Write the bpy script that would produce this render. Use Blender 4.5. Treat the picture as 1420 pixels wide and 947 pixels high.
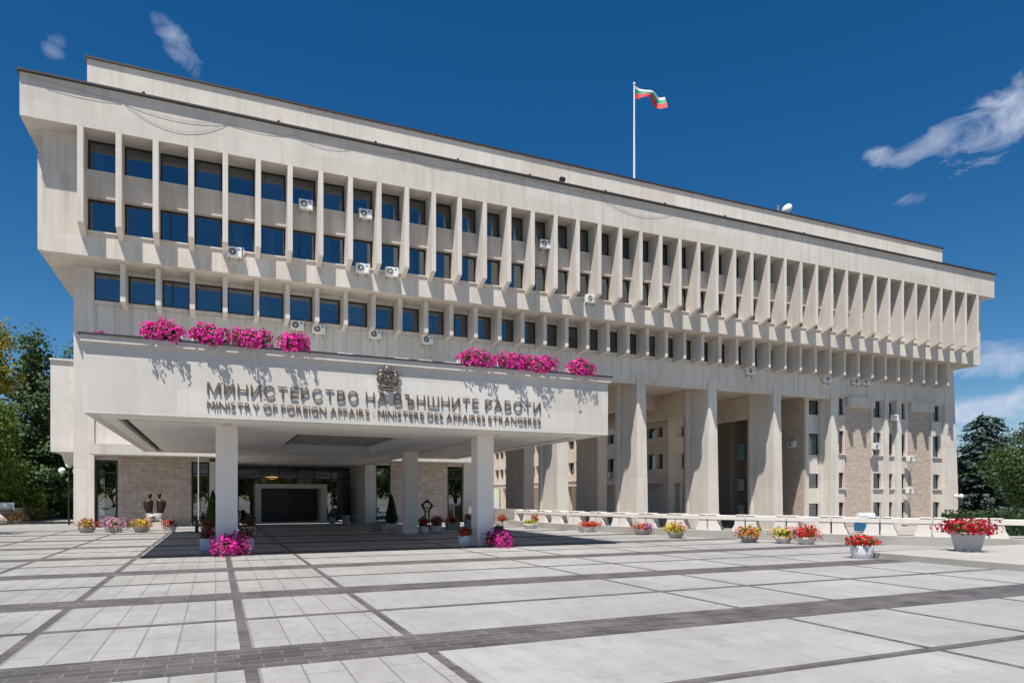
import bpy, bmesh, math, random
import numpy as np
from mathutils import Vector, Matrix
R = math.radians
random.seed(7); rng = np.random.default_rng(11)
for o in list(bpy.data.objects): bpy.data.objects.remove(o)
scn = bpy.context.scene
col = scn.collection

# ------------------------------------------------------------------ camera
cam = bpy.data.cameras.new('camera'); co = bpy.data.objects.new('camera', cam); col.objects.link(co)
cam.sensor_width = 36; cam.lens = 23.78; cam.shift_y = 0.1525; cam.clip_start = 0.1; cam.clip_end = 3000
co.location = (0, 0, 1.6); co.rotation_euler = (R(90), 0, -math.atan(411/938)); scn.camera = co
scn.view_settings.view_transform = 'Standard'; scn.view_settings.look = 'None'
scn.view_settings.exposure = 0.56; scn.view_settings.gamma = 1

# ------------------------------------------------------------------ light
SUN = Vector((0.86, 1.0, -2.95)).normalized()      # direction the light travels
sl = bpy.data.lights.new('sun', 'SUN'); sl.energy = 5.0; sl.angle = R(0.53); sl.color = (1, 0.95, 0.88)
so = bpy.data.objects.new('sun', sl); col.objects.link(so); so.rotation_euler = SUN.to_track_quat('-Z', 'Y').to_euler()
W = bpy.data.worlds.new('World'); scn.world = W; W.use_nodes = True
nt = W.node_tree; N = nt.nodes; L = nt.links; N.clear()
def wn(t, **k):
    n = N.new(t)
    for a, b in k.items(): setattr(n, a, b)
    return n
out = wn('ShaderNodeOutputWorld'); bg = wn('ShaderNodeBackground'); L.new(bg.outputs[0], out.inputs[0])
sky = wn('ShaderNodeTexSky', sky_type='NISHITA', sun_disc=False)
el = math.asin(-SUN.z); sky.sun_elevation = el; sky.sun_rotation = math.atan2(-SUN.x, -SUN.y)
sky.altitude = 600; sky.air_density = 1.0; sky.dust_density = 0.15; sky.ozone_density = 3.6
hs = wn('ShaderNodeHueSaturation'); hs.inputs['Saturation'].default_value = 1.36; hs.inputs['Value'].default_value = 0.79
L.new(sky.outputs[0], hs.inputs['Color'])
geo = wn('ShaderNodeTexCoord')
nz = wn('ShaderNodeTexNoise'); nz.inputs['Scale'].default_value = 17; nz.inputs['Detail'].default_value = 9; nz.inputs['Roughness'].default_value = 0.60; nz.inputs['Distortion'].default_value = 0.9
mp = wn('ShaderNodeMapping'); mp.inputs['Scale'].default_value = (1, 1, 2.0); L.new(geo.outputs['Generated'], mp.inputs[0]); L.new(mp.outputs[0], nz.inputs[0])
def math_(op, a, b=None, clamp=False):
    m = wn('ShaderNodeMath', operation=op, use_clamp=clamp)
    for i, v in enumerate((a, b)):
        if v is None: continue
        if isinstance(v, (int, float)): m.inputs[i].default_value = v
        else: L.new(v, m.inputs[i])
    return m.outputs[0]
# clouds: a stretched patch round each direction, broken up by noise
FW = Vector((0.4013, 0.916, 0)); RT = Vector((0.916, -0.4013, 0))
clouds = [((-0.040,0.856,0.515), 0.026, 0.012, -52, 0.55), ((-0.159,0.861,0.483), 0.011, 0.008, 60, 0.35),
          ((0.790,0.450,0.416), 0.056, 0.024, 20, 0.9), ((0.752,0.517,0.408), 0.040, 0.012, 14, 0.75), ((0.723,0.559,0.405), 0.014, 0.008, 0, 0.7),
          ((0.759,0.546,0.354), 0.014, 0.006, 8, 0.35),
          ((0.860,0.480,0.166), 0.13, 0.018, 4, 0.95), ((0.858,0.490,0.108), 0.12, 0.016, 6, 0.95), ((0.852,0.515,0.072), 0.10, 0.018, 0, 0.6)]
tot = None
for c, a, b, rot, st in clouds:
    c = Vector(c).normalized(); u0 = Vector((c.y, -c.x, 0)).normalized(); v0 = u0.cross(c)
    u = u0*math.cos(R(rot)) + v0*math.sin(R(rot)); v = -u0*math.sin(R(rot)) + v0*math.cos(R(rot))
    def dot(vec, sc):
        d = wn('ShaderNodeVectorMath', operation='DOT_PRODUCT'); L.new(geo.outputs['Generated'], d.inputs[0]); d.inputs[1].default_value = vec
        s = math_('SUBTRACT', d.outputs['Value'], c.dot(vec)); s = math_('DIVIDE', s, sc); return math_('MULTIPLY', s, s)
    q = math_('ADD', dot(u, a), dot(v, b))
    fr = wn('ShaderNodeVectorMath', operation='DOT_PRODUCT'); L.new(geo.outputs['Generated'], fr.inputs[0]); fr.inputs[1].default_value = c
    front = math_('GREATER_THAN', fr.outputs['Value'], 0.3)
    g = math_('SUBTRACT', 1.0, math_('MULTIPLY', q, 0.55))
    g = math_('ADD', g, math_('MULTIPLY', math_('SUBTRACT', nz.outputs[0], 0.5), 4.0))
    g = math_('MULTIPLY', math_('MULTIPLY', g, 0.6, True), st*1.0, True)
    g = math_('MULTIPLY', g, front)
    tot = g if tot is None else math_('MAXIMUM', tot, g)
mixc = wn('ShaderNodeMix', data_type='RGBA'); L.new(tot, mixc.inputs[0]); L.new(hs.outputs[0], mixc.inputs[6]); mixc.inputs[7].default_value = (5.0, 5.6, 7.0, 1)
L.new(mixc.outputs[2], bg.inputs[0]); bg.inputs[1].default_value = 0.078

# ------------------------------------------------------------------ materials
class Mat:
    def __init__(s, name):
        s.m = bpy.data.materials.new(name); s.m.use_nodes = True; s.t = s.m.node_tree; s.t.nodes.clear()
        s.out = s.n('ShaderNodeOutputMaterial'); s.p = s.n('ShaderNodeBsdfPrincipled'); s.l(s.p.outputs[0], s.out.inputs[0])
    def n(s, t, **k):
        n = s.t.nodes.new(t)
        for a, b in k.items(): setattr(n, a, b)
        return n
    def l(s, a, b): s.t.links.new(a, b)
    def pos(s, scale=(1,1,1), rot=None):
        g = s.n('ShaderNodeNewGeometry'); m = s.n('ShaderNodeMapping'); m.inputs['Scale'].default_value = scale
        s.l(g.outputs['Position'], m.inputs[0]); return m.outputs[0]
    def noise(s, scale, detail=4, vec=None, rough=.55):
        n = s.n('ShaderNodeTexNoise'); n.inputs['Scale'].default_value = scale; n.inputs['Detail'].default_value = detail; n.inputs['Roughness'].default_value = rough
        s.l(vec or s.pos(), n.inputs[0]); return n.outputs[0]
    def ramp(s, fac, a, b, c0=(0,0,0,1), c1=(1,1,1,1)):
        r = s.n('ShaderNodeValToRGB'); r.color_ramp.elements[0].position = a; r.color_ramp.elements[1].position = b
        r.color_ramp.elements[0].color = c0; r.color_ramp.elements[1].color = c1; s.l(fac, r.inputs[0]); return r.outputs[0]
    def mix(s, fac, a, b, mode='MIX'):
        m = s.n('ShaderNodeMix', data_type='RGBA', blend_type=mode)
        if isinstance(fac, (int, float)): m.inputs[0].default_value = fac
        else: s.l(fac, m.inputs[0])
        for i, v in ((6, a), (7, b)):
            if isinstance(v, tuple): m.inputs[i].default_value = (*v[:3], 1)
            else: s.l(v, m.inputs[i])
        return m.outputs[2]
    def bump(s, h, st=.3, dist=.02):
        b = s.n('ShaderNodeBump'); b.inputs['Strength'].default_value = st; b.inputs['Distance'].default_value = dist
        s.l(h, b.inputs['Height']); s.l(b.outputs[0], s.p.inputs['Normal'])
    def wallvec(s):      # (x+y, z) so a pattern runs round corners
        g = s.n('ShaderNodeNewGeometry'); sp = s.n('ShaderNodeSeparateXYZ'); s.l(g.outputs['Position'], sp.inputs[0])
        a = s.n('ShaderNodeMath', operation='ADD'); s.l(sp.outputs[0], a.inputs[0]); s.l(sp.outputs[1], a.inputs[1])
        c = s.n('ShaderNodeCombineXYZ'); s.l(a.outputs[0], c.inputs[0]); s.l(sp.outputs[2], c.inputs[1]); return c.outputs[0]
    def brick(s, vec, w, h, mortar, off=.5, c1=(1,1,1), c2=(.8,.8,.8), cm=(0,0,0), smooth=.1):
        b = s.n('ShaderNodeTexBrick'); b.offset = off
        b.inputs['Scale'].default_value = 1; b.inputs['Brick Width'].default_value = w; b.inputs['Row Height'].default_value = h
        b.inputs['Mortar Size'].default_value = mortar; b.inputs['Mortar Smooth'].default_value = smooth
        b.inputs['Color1'].default_value = (*c1, 1); b.inputs['Color2'].default_value = (*c2, 1); b.inputs['Mortar'].default_value = (*cm, 1)
        s.l(vec, b.inputs[0]); return b

def plain(name, c, rough=.6, metal=0, var=.12, scale=6):
    m = Mat(name); n = m.noise(scale, 3); d = tuple(x*(1-var) for x in c)
    m.l(m.mix(n, d, tuple(min(1, x*(1+var)) for x in c)), m.p.inputs['Base Color'])
    m.p.inputs['Roughness'].default_value = rough; m.p.inputs['Metallic'].default_value = metal; return m.m

def stone(name, c, panel=None, joint=.75, streak=.25, jw=.012):
    m = Mat(name)
    big = m.noise(.35, 5); fine = m.noise(22, 4); st = m.noise(1.0, 5, m.pos((2.2, 2.2, .16)), .6)
    a = m.mix(m.ramp(big, .3, .72), tuple(x*.90 for x in c), tuple(x*1.06 for x in c))
    a = m.mix(m.ramp(fine, .35, .7), a, (1, 1, 1), 'MIX') if False else m.mix(.12, a, m.ramp(fine, .3, .7, (*[x*.6 for x in c], 1), (*[min(1, x*1.3) for x in c], 1)))
    blot = m.noise(1.7, 6, m.pos((1, 1, .7)), .7); a = m.mix(m.ramp(blot, .50, .74, (0, 0, 0, 1), (.30, .30, .30, 1)), a, tuple(x*y for x, y in zip(c, (.74, .71, .68))))
    st3 = m.noise(1.0, 4, m.pos((9, 9, .35)), .6); a = m.mix(m.ramp(st3, .58, .72, (0, 0, 0, 1), (streak, streak, streak, 1)), a, tuple(x*y for x, y in zip(c, (.70, .66, .60))))
    s2 = m.ramp(st, .48, .74, (0, 0, 0, 1), (streak, streak, streak, 1))
    a = m.mix(s2, a, tuple(x*y for x, y in zip(c, (.50, .47, .43))))
    if panel:
        b = m.brick(m.wallvec(), panel[0], panel[1], jw, panel[2], (1, 1, 1), (.90, .885, .865), (joint, joint*.97, joint*.93))
        a = m.mix(1.0, a, b.outputs['Color'], 'MULTIPLY')
    m.l(a, m.p.inputs['Base Color']); m.p.inputs['Roughness'].default_value = .85
    m.p.inputs['Specular IOR Level'].default_value = .25
    m.bump(fine, .25, .01); return m.m

LIME = (.62, .575, .52)
M = {}
M['lime'] = stone('limestone', LIME, None, streak=.4)
M['lime_panel'] = stone('limestone_panels', LIME, (1.6646, 3.0, 0.0), .84, .45)
M['lime_cornice'] = stone('limestone_cornice', (.60, .565, .52), (3.3, 1.05, .5), .90, .32, .012)
M['lime_small'] = stone('limestone_small_panels', (.64, .61, .565), (.83, 4.0, 0.0), .66, .3, .02)
M['lime_fascia'] = stone('limestone_fascia', (.655, .625, .58), (1.9, .62, .5), .88, .18, .009)
M['lime_pier'] = stone('limestone_pier', (.66, .62, .565), (9, 3.2, 0.0), .8, .35, .02)
M['soffit'] = stone('soffit_plaster', (.80, .76, .71), None, streak=.1)
m = Mat('ledge_stone'); wv = m.wallvec()
b = m.brick(wv, .62, .115, .014, .5, (.60, .505, .425), (.48, .40, .335), (.26, .205, .16)); b.squash = 1.3; b.squash_frequency = 3
nn = m.noise(3.0, 5); m.l(m.mix(1.0, b.outputs['Color'], m.ramp(nn, .25, .75, (.78, .78, .78, 1), (1.12, 1.1, 1.08, 1)), 'MULTIPLY'), m.p.inputs['Base Color'])
m.p.inputs['Roughness'].default_value = .9; m.bump(b.outputs['Fac'], -.6, .03); M['ledge'] = m.m
M['frame'] = plain('dark_window_frame', (.022, .018, .016), .45)
M['flash'] = plain('dark_metal_flashing', (.05, .045, .05), .5, .3)
M['white'] = plain('white_enamel', (.74, .74, .72), .4)
M['acdark'] = plain('fan_grille_dark', (.06, .07, .08), .5)
M['blue'] = plain('blue_sticker', (.05, .25, .5), .4)
M['curtain'] = plain('pale_curtain', (.78, .77, .72), .9)
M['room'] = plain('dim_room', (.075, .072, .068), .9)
M['black'] = plain('black_paint', (.018, .018, .02), .4)
M['bronze'] = plain('dark_bronze', (.045, .026, .018), .5, .5, .3, 9)
M['letter'] = plain('brown_bronze_letters', (.20, .135, .085), .42, .6, .35, 4)
M['crest'] = plain('crest_metal', (.17, .14, .11), .45, .5, .45, 14)
M['pot_white'] = plain('white_concrete_pot', (.62, .64, .66), .7, 0, .1)
M['pot_grey'] = plain('grey_concrete_pot', (.30, .285, .255), .85, 0, .25, 10)
M['pot_light'] = plain('pale_concrete_pot', (.55, .51, .46), .85, 0, .2, 8)
M['pot_big'] = plain('smooth_grey_pot', (.36, .375, .42), .55, 0, .06)
M['soil'] = plain('soil', (.05, .035, .025), .95)
M['rail'] = stone('balustrade_stone', (.68, .645, .60), None, streak=.2)
M['rock'] = plain('rough_rock', (.46, .38, .32), .9, 0, .55, 2.2)
m = Mat('veined_rock'); v = m.noise(3.2, 6, None, .7); m.l(m.ramp(v, .47, .55, (.09, .08, .08, 1), (.55, .52, .5, 1)), m.p.inputs['Base Color']); m.bump(v, 1, .1); M['vrock'] = m.m
M['bark'] = plain('bark', (.09, .065, .045), .95, 0, .4, 12)
M['grille'] = plain('grey_lattice', (.36, .34, .32), .7)
M['binblue'] = plain('blue_container', (.02, .14, .30), .5)
M['globe'] = plain('white_globe', (.8, .8, .78), .25)
M['redband'] = plain('flag_red', (.62, .03, .035), .7); M['greenband'] = plain('flag_green', (.02, .26, .16), .7); M['whiteband'] = plain('flag_white', (.7, .7, .72), .7)
M['courtyard'] = stone('courtyard_render', (.70, .59, .49), (2.4, 3.4, 0), .85, .2)
M['shadewall'] = stone('passage_wall', (.66, .56, .46), None, streak=.35)

def leafmat(name, c1, c2, trans=.35, scale=1.3):
    m = Mat(name); n = m.noise(scale, 3); n2 = m.noise(9, 2)
    c = m.mix(m.ramp(n, .35, .65), c1, c2); c = m.mix(.35, c, m.mix(m.ramp(n2, .35, .65), tuple(x*.6 for x in c1), tuple(x*1.4 for x in c2)))
    m.l(c, m.p.inputs['Base Color']); m.p.inputs['Roughness'].default_value = .55; m.p.inputs['Specular IOR Level'].default_value = .3
    tr = m.n('ShaderNodeBsdfTranslucent'); m.l(c, tr.inputs[0]); mx = m.n('ShaderNodeMixShader'); mx.inputs[0].default_value = trans
    m.l(m.p.outputs[0], mx.inputs[1]); m.l(tr.outputs[0], mx.inputs[2]); m.l(mx.outputs[0], m.out.inputs[0]); return m.m
M['leaf'] = leafmat('broad_leaves', (.07, .13, .018), (.18, .24, .045), .45)
M['leaf_yellow'] = leafmat('yellow_green_leaves', (.11, .13, .012), (.24, .20, .022))
M['leaf_fir'] = leafmat('fir_needles', (.035, .075, .028), (.085, .14, .05), .3)
M['leaf_spruce'] = leafmat('blue_spruce_needles', (.03, .062, .052), (.10, .15, .13), .2)
M['leaf_hedge'] = leafmat('hedge_leaves', (.035, .065, .025), (.06, .10, .04))
M['leaf_deep'] = leafmat('deep_green_leaves', (.035, .075, .018), (.08, .13, .035), .35)
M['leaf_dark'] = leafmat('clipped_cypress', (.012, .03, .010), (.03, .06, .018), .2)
M['leaf_topiary'] = leafmat('bright_cypress', (.05, .10, .012), (.13, .19, .025), .3)
M['leaf_pot'] = leafmat('potted_leaves', (.05, .10, .02), (.11, .17, .04), .4, 6)
M['leaf_lime'] = leafmat('lime_leaves', (.22, .26, .03), (.36, .36, .05), .4, 6)
def petal(name, a, b): return leafmat(name, a, b, .3, 14)
M['magenta'] = petal('magenta_petals', (.62, .012, .26), (.80, .04, .40))
M['red'] = petal('red_petals', (.55, .008, .012), (.75, .03, .03))
M['crimson'] = petal('crimson_petals', (.38, .006, .018), (.52, .015, .035))
M['pink'] = petal('pink_petals', (.72, .25, .45), (.85, .45, .62))
M['orange'] = petal('orange_petals', (.60, .14, .04), (.72, .28, .06))
M['salmon'] = petal('salmon_petals', (.72, .10, .08), (.8, .22, .16))
M['yellow'] = petal('yellow_petals', (.55, .42, .03), (.70, .55, .06))
M['violet'] = petal('violet_petals', (.42, .04, .40), (.55, .10, .50))
M['white_p'] = petal('white_petals', (.7, .68, .68), (.85, .85, .85))
M['darkred'] = petal('dark_red_petals', (.12, .005, .02), (.25, .01, .05))

m = Mat('window_glass')      # coated glass: part mirror, part see-through to a dim room
gl = m.n('ShaderNodeBsdfGlossy'); gl.inputs['Roughness'].default_value = .012; gl.inputs['Color'].default_value = (.86, .93, 1, 1)
tp = m.n('ShaderNodeBsdfTransparent'); tp.inputs[0].default_value = (.50, .54, .52, 1)
lw = m.n('ShaderNodeLayerWeight'); lw.inputs[0].default_value = .35
mr = m.n('ShaderNodeMapRange'); mr.inputs[3].default_value = .15; mr.inputs[4].default_value = .9; m.l(lw.outputs['Fresnel'], mr.inputs[0])
nb = m.noise(.9, 2); bp = m.n('ShaderNodeBump'); bp.inputs['Strength'].default_value = .05; bp.inputs['Distance'].default_value = .05; m.l(nb, bp.inputs['Height']); m.l(bp.outputs[0], gl.inputs['Normal'])
mx = m.n('ShaderNodeMixShader'); m.l(mr.outputs[0], mx.inputs[0]); m.l(tp.outputs[0], mx.inputs[1]); m.l(gl.outputs[0], mx.inputs[2]); m.l(mx.outputs[0], m.out.inputs[0]); M['glass'] = m.m

# plaza granite slabs: courses .36 x ~1.1 m, grooves stronger at the left
m = Mat('plaza_slabs'); g = m.n('ShaderNodeNewGeometry'); sp = m.n('ShaderNodeSeparateXYZ'); m.l(g.outputs['Position'], sp.inputs[0])
cb = m.n('ShaderNodeCombineXYZ'); m.l(sp.outputs[1], cb.inputs[0]); m.l(sp.outputs[0], cb.inputs[1])
bA = m.brick(cb.outputs[0], 1.16, .375, .011, .5, (.335, .33, .322), (.30, .296, .288), (.20, .195, .185))
bB = m.brick(cb.outputs[0], 1.16, .75, .004, .5, (.35, .346, .34), (.315, .312, .306), (.24, .265, .255))
side = m.ramp(sp.outputs[0], 0, 1); mrr = m.n('ShaderNodeMapRange'); mrr.inputs[1].default_value = 2.0; mrr.inputs[2].default_value = 2.3; m.l(sp.outputs[0], mrr.inputs[0])
c = m.mix(mrr.outputs[0], bA.outputs['Color'], bB.outputs['Color'])
d1 = m.noise(.5, 6, None, .65); d2 = m.noise(60, 3); d3 = m.noise(2.4, 6, m.pos((1, .35, 1)), .7)
c = m.mix(1.0, c, m.ramp(d1, .25, .75, (.86, .855, .85, 1), (1.08, 1.08, 1.07, 1)), 'MULTIPLY')
c = m.mix(1.0, c, m.ramp(d3, .30, .60, (.90, .89, .88, 1), (1.02, 1.02, 1.02, 1)), 'MULTIPLY')
c = m.mix(1.0, c, m.ramp(d2, .3, .7, (.86, .86, .86, 1), (1.1, 1.1, 1.1, 1)), 'MULTIPLY')
vo = m.n('ShaderNodeTexVoronoi'); vo.inputs['Scale'].default_value = 2.6; m.l(m.pos(), vo.inputs[0]); c = m.mix(m.ramp(vo.outputs['Distance'], .02, .05, (.45, .45, .45, 1), (0, 0, 0, 1)), c, (.16, .15, .14))
d5 = m.noise(6, 6, m.pos((1, .5, 1)), .75); c = m.mix(1.0, c, m.ramp(d5, .33, .52, (.86, .85, .83, 1), (1.0, 1.0, 1.0, 1)), 'MULTIPLY')
d4 = m.noise(.17, 4, None, .6); c = m.mix(1.0, c, m.ramp(d4, .35, .65, (.88, .875, .86, 1), (1.03, 1.03, 1.03, 1)), 'MULTIPLY')
m.l(c, m.p.inputs['Base Color']); m.p.inputs['Roughness'].default_value = .62; m.bump(d2, .2, .004); M['slabs'] = m.m
m = Mat('dark_granite_setts'); cbm = m.pos()
b = m.brick(cbm, .42, .165, .008, .5, (.088, .080, .082), (.056, .050, .052), (.13, .125, .12)); n2 = m.noise(1.7, 4); n3 = m.noise(45, 3)
c = m.mix(1.0, b.outputs['Color'], m.ramp(n2, .3, .7, (.7, .7, .7, 1), (1.5, 1.45, 1.42, 1)), 'MULTIPLY'); c = m.mix(1.0, c, m.ramp(n3, .3, .7, (.8, .8, .8, 1), (1.2, 1.2, 1.2, 1)), 'MULTIPLY')
m.l(c, m.p.inputs['Base Color']); m.p.inputs['Roughness'].default_value = .65; m.bump(b.outputs['Fac'], -.4, .006); M['setts'] = m.m
m = Mat('step_stone'); n1 = m.noise(.8, 5); n2 = m.noise(35, 3)
m.l(m.mix(1.0, m.ramp(n1, .3, .7, (.31, .295, .27, 1), (.38, .36, .335, 1)), m.ramp(n2, .3, .7, (.85, .85, .85, 1), (1.1, 1.1, 1.1, 1)), 'MULTIPLY'), m.p.inputs['Base Color']); m.p.inputs['Roughness'].default_value = .8; M['step'] = m.m
m = Mat('ground_cover'); n1 = m.noise(.25, 5); n2 = m.noise(12, 4)
m.l(m.mix(n2, m.ramp(n1, .35, .65, (.26, .245, .22, 1), (.34, .32, .29, 1)), (.30, .28, .25)), m.p.inputs['Base Color']); m.p.inputs['Roughness'].default_value = .95; M['ground'] = m.m

# ------------------------------------------------------------------ mesh helpers
OFF = [1, 0]     # facade features below the overhang are drawn on a 42.0 m line and set back to the wall's real one
class MB:
    def __init__(s): s.v = []; s.f = []; s.mi = []
    def add(s, vs, fs, mi=0):
        k = len(s.v); s.v += [tuple(v) for v in vs]; s.f += [tuple(i+k for i in f) for f in fs]; s.mi += [mi]*len(fs); return s
    def box(s, x0, x1, y0, y1, z0, z1, mi=0):
        return s.add([(x, y, z) for z in (z0, z1) for x, y in ((x0,y0),(x1,y0),(x1,y1),(x0,y1))],
                     [(3,2,1,0),(4,5,6,7),(0,1,5,4),(1,2,6,5),(2,3,7,6),(3,0,4,7)], mi)
    def prism(s, poly, a, b, axis='x', mi=0):   # poly in the other two axes, extruded from a to b
        n = len(poly)
        mk = {'x': lambda p, t: (t, p[0], p[1]), 'y': lambda p, t: (p[0], t, p[1]), 'z': lambda p, t: (p[0], p[1], t)}[axis]
        vs = [mk(p, a) for p in poly] + [mk(p, b) for p in poly]
        return s.add(vs, [tuple(range(n))[::-1], tuple(range(n, 2*n))] + [(i, (i+1) % n, n+(i+1) % n, n+i) for i in range(n)], mi)
    def tube(s, pts, r, seg=8, mi=0):
        pts = [Vector(p) for p in pts]; rs = r if isinstance(r, (list, tuple)) else [r]*len(pts); k = len(s.v); prev = None
        for i, p in enumerate(pts):
            d = (pts[min(i+1, len(pts)-1)] - pts[max(i-1, 0)]).normalized()
            a = prev if prev is not None else (Vector((0, 0, 1)) if abs(d.z) < .9 else Vector((1, 0, 0)))
            u = (a - d*a.dot(d)).normalized(); w = d.cross(u); prev = u
            s.v += [tuple(p + (u*math.cos(2*math.pi*j/seg) + w*math.sin(2*math.pi*j/seg))*rs[i]) for j in range(seg)]
        for i in range(len(pts)-1):
            for j in range(seg): s.f.append((k+i*seg+j, k+i*seg+(j+1) % seg, k+(i+1)*seg+(j+1) % seg, k+(i+1)*seg+j)); s.mi.append(mi)
        s.f += [tuple(k+j for j in range(seg))[::-1], tuple(k+(len(pts)-1)*seg+j for j in range(seg))]; s.mi += [mi, mi]; return s
    def lathe(s, prof, c=(0, 0, 0), seg=24, sx=1, sy=1, mi=0):
        k = len(s.v)
        for r, z in prof: s.v += [(c[0]+r*sx*math.cos(2*math.pi*j/seg), c[1]+r*sy*math.sin(2*math.pi*j/seg), c[2]+z) for j in range(seg)]
        for i in range(len(prof)-1):
            for j in range(seg): s.f.append((k+i*seg+j, k+i*seg+(j+1) % seg, k+(i+1)*seg+(j+1) % seg, k+(i+1)*seg+j)); s.mi.append(mi)
        s.f += [tuple(k+j for j in range(seg))[::-1], tuple(k+(len(prof)-1)*seg+j for j in range(seg))]; s.mi += [mi, mi]; return s
    def ball(s, c, r, sc=(1, 1, 1), seg=12, rings=8, mi=0):
        prof = [(max(r*math.sin(math.pi*i/rings), .001), -r*sc[2]*math.cos(math.pi*i/rings)) for i in range(rings+1)]
        return s.lathe(prof, c, seg, sc[0], sc[1], mi)
    def build(s, name, mats, parent=None, loc=None, smooth=False):
        if OFF[0] != 1: s.v = [(x*OFF[0], y+OFF[1], z) for x, y, z in s.v]
        me = bpy.data.meshes.new(name); me.from_pydata(s.v, [], s.f)
        mats = mats if isinstance(mats, (list, tuple)) else [mats]
        for x in mats: me.materials.append(M[x] if isinstance(x, str) else x)
        if len(mats) > 1: me.polygons.foreach_set('material_index', s.mi)
        if smooth: me.polygons.foreach_set('use_smooth', [True]*len(me.polygons))
        me.validate(); me.update()
        o = bpy.data.objects.new(name, me); col.objects.link(o)
        if parent is not None: o.parent = parent
        if loc is not None: o.location = loc
        return o
def tag(o, label=None, cat=None, group=None, kind=None):
    for k, v in (('label', label), ('category', cat), ('group', group), ('kind', kind)):
        if v: o[k] = v
    return o
def empty(name, loc=(0, 0, 0), rz=0):
    o = bpy.data.objects.new(name, None); o.empty_display_size = .3; col.objects.link(o); o.location = loc; o.rotation_euler.z = rz; return o
def copy_tree(o, parent=None):
    c = o.copy(); col.objects.link(c); c.parent = parent
    for ch in [x for x in bpy.data.objects if x.parent == o]: copy_tree(ch, c)
    return c
def bevel(o, w=.01, seg=2):
    bm = bmesh.new(); bm.from_mesh(o.data); bmesh.ops.bevel(bm, geom=bm.edges[:], offset=w, segments=seg, affect='EDGES', clamp_overlap=True)
    bm.to_mesh(o.data); bm.free(); return o
def quads(name, P, Nn, size, mat, parent=None, aspect=.7, mats=None):
    """many small leaf faces: centre P, normal Nn, half size"""
    n = len(P); P = np.asarray(P, float); Nn = np.asarray(Nn, float); Nn /= np.linalg.norm(Nn, axis=1)[:, None]+1e-9
    a = rng.normal(size=(n, 3)); u = np.cross(Nn, a); u /= np.linalg.norm(u, axis=1)[:, None]+1e-9; w = np.cross(Nn, u)
    sz = np.asarray(size)*np.ones(n); u = u*sz[:, None]; w = w*(sz*aspect)[:, None]
    V = np.stack([P-u, P-.15*u+w, P+u, P-.15*u-w], 1).reshape(-1, 3)
    me = bpy.data.meshes.new(name); me.vertices.add(4*n); me.vertices.foreach_set('co', V.ravel())
    me.loops.add(4*n); me.loops.foreach_set('vertex_index', np.arange(4*n)); me.polygons.add(n)
    me.polygons.foreach_set('loop_start', np.arange(n)*4); me.polygons.foreach_set('loop_total', np.full(n, 4))
    me.materials.append(M[mat]); me.update(); me.validate()
    o = bpy.data.objects.new(name, me); col.objects.link(o); o.parent = parent; return o

# ------------------------------------------------------------------ ground
BAL = [(16.0, 36.0), (16.45, 29.9), (17.4, 25.7), (18.6, 21.8), (19.7, 19.6), (20.9, 17.4), (21.8, 16.0), (23.6, 13.2), (27.5, 7.5), (33, 0), (41, -11)]
g = MB(); g.add([(-900, -900, -1), (900, -900, -1), (900, 1500, -1), (-900, 1500, -1)], [(0, 1, 2, 3)]); tag(g.build('ground', 'ground'), kind='structure')
p = MB(); poly = [(-30, -40), (60, -40), (41, -11)] + BAL[::-1][1:] + [(16.0, 43.5), (-6.6, 43.5), (-6.6, 90), (-30, 90)]
p.prism(poly, -1.3, 0, 'z'); tag(p.build('plaza', 'slabs'), kind='structure')
# dark granite bands (4 mm proud)
s = MB(); Z0, Z1 = -.01, .004; Z2 = .008
bands = [(2.25, 3.15), (6.78, 7.70)] + [(11.49+4.45*k, 12.32+4.45*k) for k in range(7)]
thin = [4.76, 9.57] + [14.15+4.45*k for k in range(6)]
def xr(y):
    for (a, b), (c, d) in zip(BAL[::-1], BAL[::-1][1:]):
        if b <= y <= d: return a+(c-a)*(y-b)/(d-b)
    return 16.0 if y > 0 else 30
def right(y): return min(16.0, xr(y)-.5) if y < 12.7 else xr(y)-.55
for a, b in bands:
    s.box(-14, right((a+b)/2)-.02, a, b, Z0, Z1)
for t in thin: s.box(-14, right(t)-.02, t-.07, t+.07, Z0, Z1)
for x, w in [(-6.5, .06), (-4.2, .06), (-1.95, .055), (.30, .06), (2.06, .055), (6.97, .04), (8.86, .04), (11.45, .04), (13.75, .04)]:
    ys = sorted([(a, b) for a, b in bands] + [(t-.07, t+.07) for t in thin]); y = -6
    for a, b in ys + [(41.5, 41.5)]:
        if a > y: s.box(x-w, x+w, y+.003, a-.003, Z0, Z1)
        y = b
tag(s.build('plaza_paving_bands', 'setts'), kind='structure')
# low platform at the right with its step
s = MB(); s.prism([(16.0, -40), (58, -40), (40.4, -11), (32.4, 0), (26.9, 7.5), (23.1, 13.0), (16.0, 12.75)], -.05, .15, 'z'); tag(s.build('raised_pavement', 'step'), kind='structure')
# plinth under the balustrade
def offset_line(pts, d):
    out = []
    for i, p in enumerate(pts):
        a = Vector(pts[max(i-1, 0)]); b = Vector(pts[min(i+1, len(pts)-1)]); t = (b-a).normalized(); n = Vector((t.y, -t.x)); out.append(tuple(Vector(p)+n*d))
    return out
A_, B_ = offset_line(BAL, .55), offset_line(BAL, -.5)
pl = MB(); pl.prism(A_ + B_[::-1], -1.3, .30, 'z'); tag(pl.build('terrace_kerb', 'step'), kind='structure')

# ------------------------------------------------------------------ ministry building
bld = empty('ministry_building'); tag(bld, 'long pale stone ministry building with overhanging upper floors and rows of vertical fins', 'building')
YF, YW, YL, YC = 39.5, 40.5, 41.1, 42.35
PITCH, X0, NF, FW_ = 1.6646, -6.3146, 43, .27
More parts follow.
